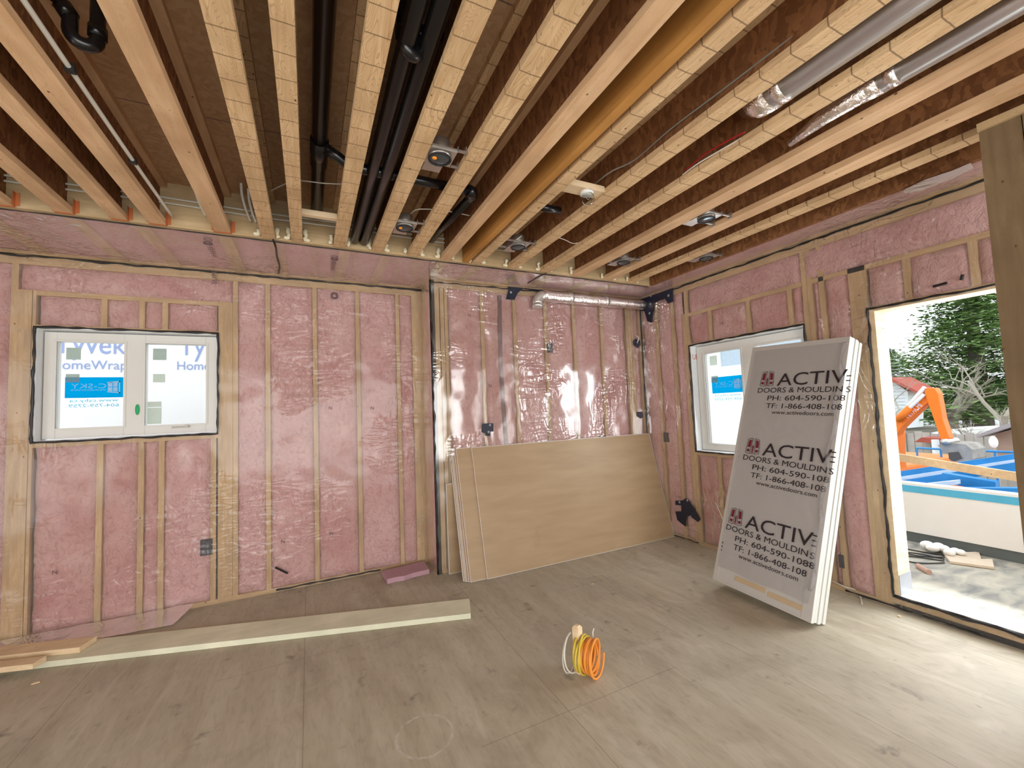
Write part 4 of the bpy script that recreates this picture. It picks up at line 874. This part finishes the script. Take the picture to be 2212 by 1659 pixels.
# wooden peg with a coil of wire round it
pb = at(1262, 1462, 'z', 0)
o = thing('wooden_stake', (pb[0] + .0, pb[1] + .05, 0), 'short wooden stake standing upright on the floor behind the wire coil', 'stake')
px_, py_ = pb[0], pb[1] + .05
topz = .255; s = .021; R45 = math.radians(20); cc, ss = math.cos(R45), math.sin(R45)
def rp(a, b, z): return (px_ + a * cc - b * ss, py_ + a * ss + b * cc, z)
build(MB().hexa([rp(a, b, z) for z, q in ((0.0, s), (topz, s)) for a, b in ((-q, -q), (q, -q), (q, q), (-q, q))]).hexa([rp(a, b, z) for z, q in ((topz, s), (topz + .012, s * .55)) for a, b in ((-q, -q), (q, -q), (q, q), (-q, q))]), 'shaft', 'newwood', o)
o = thing('wire_coil', (pb[0], pb[1], 0), 'coil of orange, yellow and white cable hung round the wooden stake', 'cable coil')
ax = Vector((.50, -.86, 0)).normalized(); side = Vector((ax.y * -1, ax.x, 0)).normalized(); 
def loops(n, off0, off1, r0, r1, zc, tr_, mat, name, el=1.0, dx=0):
    pts = []
    for k in range(n * 28 + 1):
        a = 2 * math.pi * k / 28; f_ = k / (n * 28); rr = r0 + (r1 - r0) * f_ + .008 * math.sin(a * 1.37 + n)
        c_ = Vector((px_, py_, zc)) + ax * (off0 + (off1 - off0) * f_ + .012 * math.sin(a * .61)) + side * dx
        pts.append(c_ + side * rr * math.cos(a) * el + Vector((0, 0, rr * math.sin(a))))
    zmin = min(p.z for p in pts) - tr_
    if zmin < .002: pts = [p + Vector((0, 0, .002 - zmin)) for p in pts]
    build(MB().tube(pts, tr_, 8), name, mat, o, True)
loops(7, .045, .115, .080, .096, .098, .0068, 'copper', 'orange_loops', .85)
loops(5, -.01, .06, .086, .098, .104, .0058, 'yellow', 'yellow_loops', .9)
loops(2, -.07, .0, .098, .108, .112, .0045, 'pex', 'white_loops', .95, -.02)
tp = Vector((px_, py_, .185)) + ax * .08 + side * .035
build(MB().tube([tp + Vector((.0, 0, -.02)), tp + Vector((.012, -.01, .0)), tp + Vector((0, .0, .012)), tp + Vector((-.012, .0, .0)), tp + Vector((.004, 0, .02)), tp + Vector((.002, 0, .045)), tp + Vector((.012, 0, .065))], .0035, 6), 'tie_wire', 'cable', o, True)

# ------------------------------------------------------------------ outside
def ext(name, mb, mat, label, cat, smooth=False, bevel=0, group=None, kind=None): return tag(build(mb, name, mat, None, smooth, bevel), label, cat, group, kind)
M['deck'] = (lambda t: t.done(t.bsdf(t.ramp(t.noise(t.pos((1, 2.2, 1)), 3.5, 6, .5), (.3, (.20, .21, .21)), (.5, (.40, .39, .34)), (.7, (.56, .53, .43))), .8)))(NT('wet_plywood_deck'))
dk = build(MB().box(XR + .165, 5.85, -2.5, YB + 3, -.10, -.02), 'deck_floor', 'deck'); tag(dk, 'grey weathered plywood deck outside the doorway', 'deck', kind='structure')
M['white'] = plain('white_panel', (.86, .88, .88), .6, nz=.03); M['skyblue'] = plain('sky_blue_band', (.10, .48, .75), .6)
pw = thing('parapet_wall', (5.79, 2, -.02), 'low white parapet wall with a blue band along its top outside', 'wall', kind='structure')
build(MB().box(5.75, 5.87, -2.5, YB + 3, .085, .60), 'panel', 'white', pw); build(MB().box(5.746, 5.875, -2.5, YB + 3, .505, .575), 'blue_band', 'skyblue', pw)
build(MB().box(5.77, 5.87, -2.5, YB + 3, -.02, .09), 'base_flashing', plain('dark_flashing', (.13, .16, .17), .6), pw)
rA, rB = at(1926, 968, 'x', 5.45), at(2215, 1040, 'x', 5.40)
ext('guard_rail', MB().hexa([rA + Vector(v) for v in ((0, .4, -.075), (.038, .4, -.075), (.038, .4, 0), (0, .4, 0))][0:4] + [rB + Vector(v) for v in ((0, -.5, -.075), (.038, -.5, -.075), (.038, -.5, 0), (0, -.5, 0))]), 'newwood', 'pale wooden guard rail crossing the doorway outside', 'rail')
# deck debris
q = at(1968, 1290 - 5, 'z', -.02)
ext('copper_tube', MB().cyl(at(1983, 1222, 'z', .0), at(2007, 1236, 'z', .0), .022, 14), plain('rusty_tube', (.50, .33, .27), .7), 'short rusty pink tube lying on the deck outside', 'tube')
P = [at(x, y, 'z', -.015) for x, y in ((2032, 1190), (2053, 1217), (2148, 1230), (2144, 1212), (2120, 1212), (2115, 1196), (2090, 1197))]
ext('torn_cardboard', MB().prism(P, (0, 0, .02)), plain('light_cardboard', (.70, .60, .48), .8), 'torn light cardboard scrap on the deck outside', 'cardboard')
mb = MB(); 
for k in range(7):
    q = at(2003 + k * 12, 1177 + k * 3 + 4 * math.sin(k * 2), 'z', .03); mb.sphere(q, .055 - .003 * k, 10, 7, (1.1, 1, .7))
ext('plastic_bag', mb, 'white', 'crumpled white plastic bag on the deck outside', 'bag', True)
for k in range(5):
    a_, b_, c_ = at(1930, 1180 + k * 6, 'z', -.01), at(1980, 1190 + k * 5 + 6 * math.sin(k * 2), 'z', -.01), at(2040, 1200 + k * 4, 'z', -.01)
    cable('cord', [a_, b_, c_], .006, 'rubber', ['thin black cord on the deck, nearest the parapet', 'thin black cord on the deck, second from the parapet', 'thin black cord on the deck, third from the parapet', 'thin black cord on the deck, fourth from the parapet', 'thin black cord on the deck, nearest the doorway'][k], 'cord')
# ground, street, grass
G = -1.0
M['ground'] = plain('dirt_yard', (.34, .31, .25), .9, nz=.3, scale=1.2); M['grass'] = plain('spring_grass', (.20, .34, .06), .9, nz=.35, scale=2); M['road'] = plain('grey_asphalt', (.40, .41, .42), .9, scale=1)
gr = build(MB().box(5.9, 170, -120, 160, G - .3, G).box(XL - 30, 5.9, YA + .3, 160, G - .3, G), 'ground', 'ground'); tag(gr, 'bare dirt yard outside', 'ground', kind='structure')
def onground(px): return [at(x, y, 'z', G) for x, y in px]
P = onground(((1925, 908), (2035, 903), (2260, 890), (2260, 925), (2050, 918), (1925, 925)))
tag(build(MB().prism([(p[0], p[1], G) for p in P], (0, 0, .03)), 'street', 'road'), 'pale grey street behind the yard', 'street', kind='structure')
P = onground(((2030, 912), (2140, 896), (2260, 893), (2260, 888), (2070, 894), (2000, 906)))
tag(build(MB().prism([(p[0], p[1], G + .03) for p in P], (0, 0, .05)), 'lawn', 'grass'), 'strip of bright green lawn along the street', 'grass', kind='structure')
# neighbouring wall with house wrap seen through the left window
nw = thing('neighbour_house', (-1.5, 6.9, G), 'neighbouring white wrapped wall close outside the back window', 'building')
NY = 6.8
build(MB().box(-9, 1.6, NY, NY + .2, G, 5.2), 'wrap_wall', plain('white_house_wrap', (.88, .90, .94), .6, nz=.02), nw)
M['lilac'] = plain('lilac_print', (.30, .38, .66), .6)
mb = MB()
for k in range(-2, 3):
    q = at(110 + 273 * k, 798, 'y', NY); wd = at(275 + 273 * k, 798, 'y', NY)[0] - q[0]
    for zz_ in (0, 1.1, -1.1):
        text_geo(mb, 'HomeWrap', .16, lambda x, y, z: (q[0] + x, NY - .006, 2.232 + zz_ * 1 + y), .69)
        text_geo(mb, 'Tyvek', .36, lambda x, y, z: (q[0] + .02 + x, NY - .006, 2.425 + zz_ + y), .66)
    if k == 0: pass
mb2 = MB()
for i, f_ in enumerate(mb.f):
    if all(1.9 < mb.v[j][2] < 3.3 for j in f_): mb2.f.append(f_); mb2.mi.append(0)
mb2.v = mb.v
build(mb2, 'wrap_print', 'lilac', nw)
# house seen through the right window
hw = thing('grey_house', (16, 12, G), 'pale blue grey house seen through the right window', 'building')
zh = at(1560, 792, 'x', 15)[2]; build(MB().box(15, 22, 10.3, 19, G, zh), 'wall', plain('white_lower_wall', (.85, .87, .88), .8, nz=.02), hw); build(MB().box(15.0, 22, 10.3, 19, zh, 4.2), 'upper_siding', plain('blue_grey_siding', (.46, .55, .64), .8), hw)
build(MB().box(14.95, 15, 13.3, 14.3, 2.6, 3.6), 'window', 'vinyl', hw); build(MB().box(14.95, 15, 11.5, 12.6, 2.4, 3.8), 'window', 'white', hw)
build(MB().prism([(14.7, 10.2, 4.2), (22.5, 10.2, 4.2), (18.5, 10.2, 6.2)], (0, 9.2, 0)), 'roof', plain('grey_roof', (.30, .31, .33), .9), hw)
# blue steel bin frame
M['steel'] = plain('blue_painted_steel', (.03, .24, .58), .45, nz=.35, scale=5); M['steelp'] = plain('worn_pale_steel', (.62, .70, .78), .6, nz=.2)
bn = thing('steel_bin', (8.2, 2.5, G), 'blue painted steel container frame behind the parapet', 'container')
def beam(x0, y0, x1, y1, X0, X1, w_, mat='steel', name='beam'):
    a, b = at(x0, y0, 'x', X0), at(x1, y1, 'x', X1); d = (b - a).normalized(); up = Vector((0, 0, w_)); s_ = d.cross(Vector((0, 0, 1))).normalized() * .12
    return build(MB().obox(a - up / 2, b - a, s_, up), name, mat, bn)
beam(1900, 1031, 2215, 984, 7.6, 7.6, .085); beam(1900, 1040, 2215, 993, 7.55, 7.55, .05, 'steelp'); beam(1900, 1053, 2215, 1004, 7.5, 7.5, .10)
beam(2045, 1030, 2160, 1050, 7.2, 7.2, .12); beam(1960, 1052, 2075, 1040, 7.0, 7.0, .05, 'steelp'); beam(1960, 1060, 2215, 1062, 6.9, 6.9, .10)
build(MB().box(6.7, 8.6, -1, 7, G, G + .55), 'tub', 'steel', bn)
mb = MB()
def gf(i, j):
    y = .2 + 2.4 * j / 24; x = 6.35 + 1.1 * i / 16
    return (x, y, .28 + .20 * math.exp(-((y - 1.35) / .6) ** 2) * math.sin(math.pi * i / 16) + .05 * fb(x, y, 0, 5) + .03 * fb(x, y, 5, 16))
mb.grid(gf, 16, 24); tag(build(mb, 'rubble_heap', plain('grey_rubble', (.32, .33, .32), .95, nz=.8, scale=20), None, False), 'heap of grey rubble inside the blue container', 'rubble', kind='stuff')
build(MB().box(6.35, 7.45, .2, 2.6, G, .26), 'rubble_tray', 'steel', bn)
# excavator
M['exo'] = plain('orange_machine_paint', (.90, .20, .015), .45, nz=.08)
ex = thing('excavator', (9.2, 3.6, G), 'orange excavator with raised boom and hanging bucket', 'excavator')
X_ = 9.0
def plate(px, th_=.22, x=X_, mat='exo', name='boom'): return build(MB().prism([at(a, b, 'x', x) for a, b in px], (th_, 0, 0)), name, mat, ex, bevel=.01)
plate(((1921, 922), (1934, 905), (1992, 858), (2010, 842), (2012, 866), (1996, 876), (1946, 925), (1937, 940), (1922, 936)))
plate(((2000, 838), (2018, 838), (2026, 850), (2036, 905), (2050, 946), (2044, 962), (2036, 960), (2004, 870), (1997, 850)), .18, X_ - .03, name='arm')
plate(((1921, 930), (1938, 935), (1938, 975), (1942, 1040), (1926, 1040), (1921, 985)), .3, X_ + .1, name='boom_foot')
a, b = at(1937, 908, 'x', X_ - .04), at(1996, 852, 'x', X_ - .04); build(MB().cyl(a, a * .5 + b * .5, .055, 12), 'cylinder', 'exo', ex, True); build(MB().cyl(a, b, .026, 12), 'piston', 'vinyl', ex, True)
a, b = at(1950, 892, 'x', X_ + .0), at(1998, 836, 'x', X_ + .0); build(MB().cyl(a, b, .03, 12), 'piston', 'vinyl', ex, True)
mb = MB(); a, b = at(1963, 904, 'x', X_ - .004), at(1994, 877, 'x', X_ - .004); d = (b - a); wd = d.length; d.normalize(); up = Vector((0, -d.z, d.y)); up = up if up.z > 0 else -up
text_geo(mb, 'HITACHI', .14, lambda x, y, z: a + d * x + up * y + Vector((-.004 + z, 0, 0)), wd); build(mb, 'boom_lettering', 'white', COL.objects['boom'])
bk = [at(x, y, 'x', X_) for x, y in ((2026, 962), (2036, 957), (2066, 958), (2086, 960), (2100, 972), (2100, 992), (2088, 1000), (2052, 996), (2056, 984), (2036, 976))]
build(MB().prism(bk, (.5, 0, 0)), 'bucket', plain('muddy_steel', (.33, .31, .28), .8, nz=.5, scale=8), ex)
bk = [at(x, y, 'x', X_ - .012) for x, y in ((2048, 978), (2070, 976), (2078, 990), (2060, 996), (2050, 992))]; build(MB().prism(bk, (.012, 0, 0)), 'bucket_mouth', plain('dark_grey_brown', (.10, .09, .08), .9), ex)  # thin dark plate set on the near side of the bucket
build(MB().cyl(at(2040, 955, 'x', X_ - .1), at(2040, 955, 'x', X_ - .1) + Vector((.4, 0, 0)), .05, 12), 'pivot', 'tin', ex, True)
build(MB().box(9.1, 11.6, 3.7, 5.4, G + .3, .3), 'body', 'exo', ex, bevel=.05); build(MB().box(9.0, 11.8, 3.5, 4.0, G, G + .5), 'track', 'rubber', ex, bevel=.08); build(MB().box(9.0, 11.8, 5.1, 5.6, G, G + .5), 'track', 'rubber', ex, bevel=.08)
# white house with red trim
def pp(px, X): return [at(x, y, 'x', X) for x, y in px]
hs = thing('white_house', (26, 10, G), 'white sided house with red trimmed gable left in the doorway', 'building')
X_ = 26; P = pp(((1890, 840), (1895, 818), (1920, 818), (1961, 846), (1961, 925), (1890, 925)), X_)
build(MB().prism(P, (1.6, 0, 0)), 'wall', plain('white_siding', (.72, .78, .80), .7, nz=.04), hs)
mb = MB()
for k in range(22):
    z = P[4][2] + .16 * k; mb.box(X_ - .02, X_, P[4][1], P[4][1] + 6, z, z + .02)
build(mb, 'siding_line', plain('siding_shadow_gap', (.45, .50, .53), .8), hs)
Q = pp(((1895, 815), (1922, 815), (1984, 846), (1980, 850), (1920, 821), (1895, 821)), X_ - .3); build(MB().prism(Q, (2.2, 0, 0)), 'roof', plain('red_brown_trim', (.42, .10, .07), .7), hs)
# fence, shed, dish
M['fence'] = plain('weathered_fence', (.42, .40, .36), .9, nz=.3, scale=4)
fe = thing('wooden_fence', (20, 8, G), 'weathered grey board fence across the yard', 'fence')
a, b = at(1915, 990, 'z', G), at(2230, 1000, 'z', G); a = Vector((14.5, a[1] * 14.5 / a[0], G)); b = Vector((14.5, b[1] * 14.5 / b[0], G))
y0, y1 = sorted((at(1900, 950, 'x', 14.5)[1], at(2260, 950, 'x', 14.5)[1])); zt = at(2100, 937, 'x', 14.5)[2]
mb = MB(); n = int((y1 - y0) / .16)
for k in range(n): mb.box(14.5 + .015 * (k % 2), 14.53 + .015 * (k % 2), y0 + k * .16, y0 + k * .16 + .15, G, zt + .03 * math.sin(k * 2.1))
build(mb, 'board_panel', 'fence', fe)
for k in range(0, n, 15): build(MB().box(14.45, 14.5, y0 + k * .16, y0 + k * .16 + .1, G, zt + .1), 'post', 'fence', fe)
sh = thing('carport_shed', (20, 5, G), 'brown shed with a sloping grey roof at the right of the doorway', 'building')
P = pp(((2150, 938), (2225, 915), (2225, 985), (2150, 985)), 12.5); build(MB().prism(P, (3, 0, 0)), 'wall', plain('brown_stucco', (.36, .27, .21), .9), sh)
P = pp(((2108, 940), (2225, 897), (2225, 909), (2110, 946)), 12.2); build(MB().prism(P, (3.5, 0, 0)), 'roof', plain('grey_shingle', (.32, .31, .32), .9), sh)
q = at(2146, 955, 'x', 12.1); o = thing('satellite_dish', q, 'small white satellite dish beside the brown shed', 'dish')
build(MB().sphere(q, .12, 16, 8, (.25, .55, 1)), 'dish', 'white', o, True); build(MB().cyl(q + Vector((.03, 0, 0)), (q[0] + .1, q[1], G), .02, 8), 'mast', 'tin', o)
P = pp(((2010, 935), (2035, 930), (2140, 925), (2135, 938), (2030, 941)), 17); ext('white_canopy', MB().prism(P, (2, 0, 0)), 'white', 'flat white roof between fence and street', 'canopy')
ext('red_shed_roof', MB().prism(pp(((1975, 955), (1990, 945), (2030, 947), (2032, 958)), 14.0), (1., 0, 0)), plain('brick_red', (.35, .09, .06), .8), 'low red roof behind the excavator arm', 'roof')
a = at(2020, 950, 'x', 13.5); b = at(2022, 1005, 'x', 13.5); ext('fence_post', MB().cyl(a, (a[0], a[1], G), .07, 12), plain('pale_post', (.70, .78, .80), .6), 'pale upright pole beside the excavator bucket', 'post')
# blue site fence
sf = thing('site_fence', (11, 3, G), 'thin blue metal site fence panel behind the container', 'fence')
a, b = at(1980, 968, 'x', 11), at(2215, 978, 'x', 11); build(MB().tube([a, b], .02, 8), 'top_rail', 'steel', sf)
for k in range(5): q = a.lerp(b, k / 4); build(MB().tube([q, (q[0], q[1], G)], .018, 8), 'post', 'steel', sf)
# car
cx = thing('parked_car', at(2105, 897, 'z', G), 'dark blue parked car across the street', 'car')
c0 = at(2105, 897, 'z', G); dirv = (at(2150, 895, 'z', G) - at(2075, 897, 'z', G)); dirv.z = 0; dirv.normalize(); nn = Vector((-dirv.y, dirv.x, 0))
prof = [(-2.3, .35), (-2.3, .75), (-1.5, .9), (-.8, 1.35), (.7, 1.38), (1.5, .95), (2.3, .8), (2.3, .35)]
k_ = 1.25; cp = lambda u, z, s_: c0 + dirv * u * k_ + Vector((0, 0, z * k_)) + nn * s_
build(MB().prism([cp(u, z, -.9) for u, z in prof], nn * 1.9), 'body', plain('dark_blue_paint', (.03, .05, .12), .3), cx, bevel=.05)
build(MB().prism([cp(u, z, -.93) for u, z in ((-1.3, .92), (-.75, 1.27), (.65, 1.3), (1.25, .95))], nn * 1.96), 'window', plain('pale_car_glass', (.45, .52, .60), .2), cx)
for u in (-1.45, 1.45): build(MB().cyl(cp(u, .32, -.95), cp(u, .32, 1.05), .40, 16), 'wheel', 'rubber', cx, True)
# far house behind the trees
fh = thing('far_house', at(2080, 893, 'z', G), 'grey house across the street behind the tree trunks', 'building')
P = pp(((2030, 860), (2120, 855), (2120, 893), (2030, 893)), 74); build(MB().prism(P, (6, 0, 0)), 'wall', plain('far_wall_grey', (.45, .44, .44), .9), fh)
P = pp(((2020, 862), (2075, 838), (2135, 858), (2135, 862)), 73); build(MB().prism(P, (8, 0, 0)), 'roof', plain('far_roof', (.30, .29, .29), .9), fh)
# trees
def conifer(base, top_z, rad, label, seed, n=60, mat='needle'):
    R_ = random.Random(seed); o = thing('conifer_tree', base, label, 'tree'); hgt = top_z - base[2]
    build(MB().tube([base, base + Vector((0, 0, hgt * .5)), base + Vector((.1, 0, hgt))], [rad * .09, rad * .06, .02], 10), 'trunk', 'bark', o)
    mb = MB()
    for k in range(n):
        f_ = .14 + .84 * k / n; L = rad * (1.05 - f_) * (.75 + .45 * R_.random()); ang = k * 2.4 + R_.random(); z = base[2] + hgt * f_
        dv = Vector((math.cos(ang), math.sin(ang), -.10 + .15 * f_)); s0 = Vector((base[0], base[1], z))
        for m_ in range(int(340 * (1.1 - f_))):
            t_ = .15 + .85 * R_.random() ** .7; sp = .16 * L + .12
            c_ = s0 + dv * L * t_ + Vector((R_.gauss(0, sp), R_.gauss(0, sp), R_.gauss(0, .06 * rad / 2) - .04 * rad * t_)); a = R_.random() * 6.28; e = (.05 * rad * (.6 + .7 * R_.random()) * .5 + .05)
            q1 = Vector((math.cos(a), math.sin(a), R_.uniform(-.3, .3))) * e; q2 = Vector((-math.sin(a), math.cos(a), R_.uniform(-.6, .2))) * e * .5
            mb.add([c_ - q1, c_ + q2, c_ + q1, c_ - q2 + Vector((0, 0, -e * .3))], [(0, 1, 2), (0, 2, 3)])
    build(mb, 'foliage', mat, o)
M['bark'] = plain('grey_bark', (.20, .17, .14), .95, nz=.3, scale=10)
M['needle'] = plain('green_needles', (.17, .27, .09), .9, nz=.6, scale=1.5); M['needle2'] = plain('darker_green_needles', (.13, .22, .09), .9, nz=.5, scale=1.5)
def tbase(x, y, X): p = at(x, y, 'x', X); return Vector((p[0], p[1], G))
conifer(tbase(2122, 900, 34), at(2140, 540, 'x', 34)[2], 5.4, 'big green conifer filling the right half of the doorway', 3, 95)
conifer(tbase(1935, 900, 40), at(1928, 750, 'x', 40)[2], 3.4, 'smaller conifer rising behind the white house', 5, 55, 'needle2')
def bare(base, hgt, label, seed, spread=.5, depth=6, r=.12, mat='twig'):
    R_ = random.Random(seed); o = thing('bare_tree', base, label, 'tree'); tr_ = MB(); tw = MB()
    def rec(p, d, L, r_, k):
        q = p + d * L; mid = p.lerp(q, .5) + Vector((R_.gauss(0, .04), R_.gauss(0, .04), 0)) * L
        (tr_ if k < 1 else tw).tube([p, mid, q], [r_, r_ * .85, r_ * .65], 5 if k > 1 else 8, cap=False)
        if k >= depth: return
        for _ in range(3 if k < 4 else 2):
            nd = (d + Vector((R_.gauss(0, spread), R_.gauss(0, spread), R_.gauss(.05, spread * .6)))).normalized(); rec(p.lerp(q, .6 + .4 * R_.random()), nd, L * (.62 + .18 * R_.random()), r_ * .44, k + 1)
    rec(Vector(base), Vector((0, 0, 1)), hgt * .32, r, 0)
    build(tr_, 'trunk', 'bark', o); build(tw, 'branches', mat, o)
M['twig'] = plain('pale_lichen_twigs', (.34, .31, .25), .95, nz=.3, scale=2)
bare(tbase(2170, 915, 18), 5.6, 'bare twiggy tree in front of the big conifer at the right', 11, .62, 7, .12)
bare(tbase(2125, 935, 16), 3.0, 'bare tree with thick trunk left of the twiggy one', 14, .55, 6, .17)
bare(tbase(2088, 900, 34), 4.6, 'slender bare street tree beside the parked car', 12, .5, 4, .2); bare(tbase(2055, 903, 30), 5.0, 'stout grey trunked tree left of the parked car', 13, .45, 4, .42)
bare(tbase(1905, 930, 15), 4.4, 'thin bare shrub branches in front of the white house', 15, .6, 5, .07); bare(tbase(1970, 985, 12.5), 1.7, 'dry leafless bush beside the excavator boom', 16, .8, 5, .04)
# hedge of distant trees
mb = MB(); R_ = random.Random(4)
for k in range(2500):
    x = R_.uniform(1900, 2260); X = R_.uniform(75, 85); q = at(x, 875 - abs(R_.gauss(0, 1)) * 14 - 12 * math.sin(x * .03), 'x', X); e = .7
    a = R_.random() * 6.28; q1 = Vector((math.cos(a), math.sin(a), .2)) * e; q2 = Vector((0, .3, 1)) * e * .6
    mb.add([q - q1, q + q2, q + q1, q - q2], [(0, 1, 2), (0, 2, 3)])
ext('distant_treeline', mb, 'needle2', 'hazy line of distant trees along the horizon', 'trees', kind='stuff')
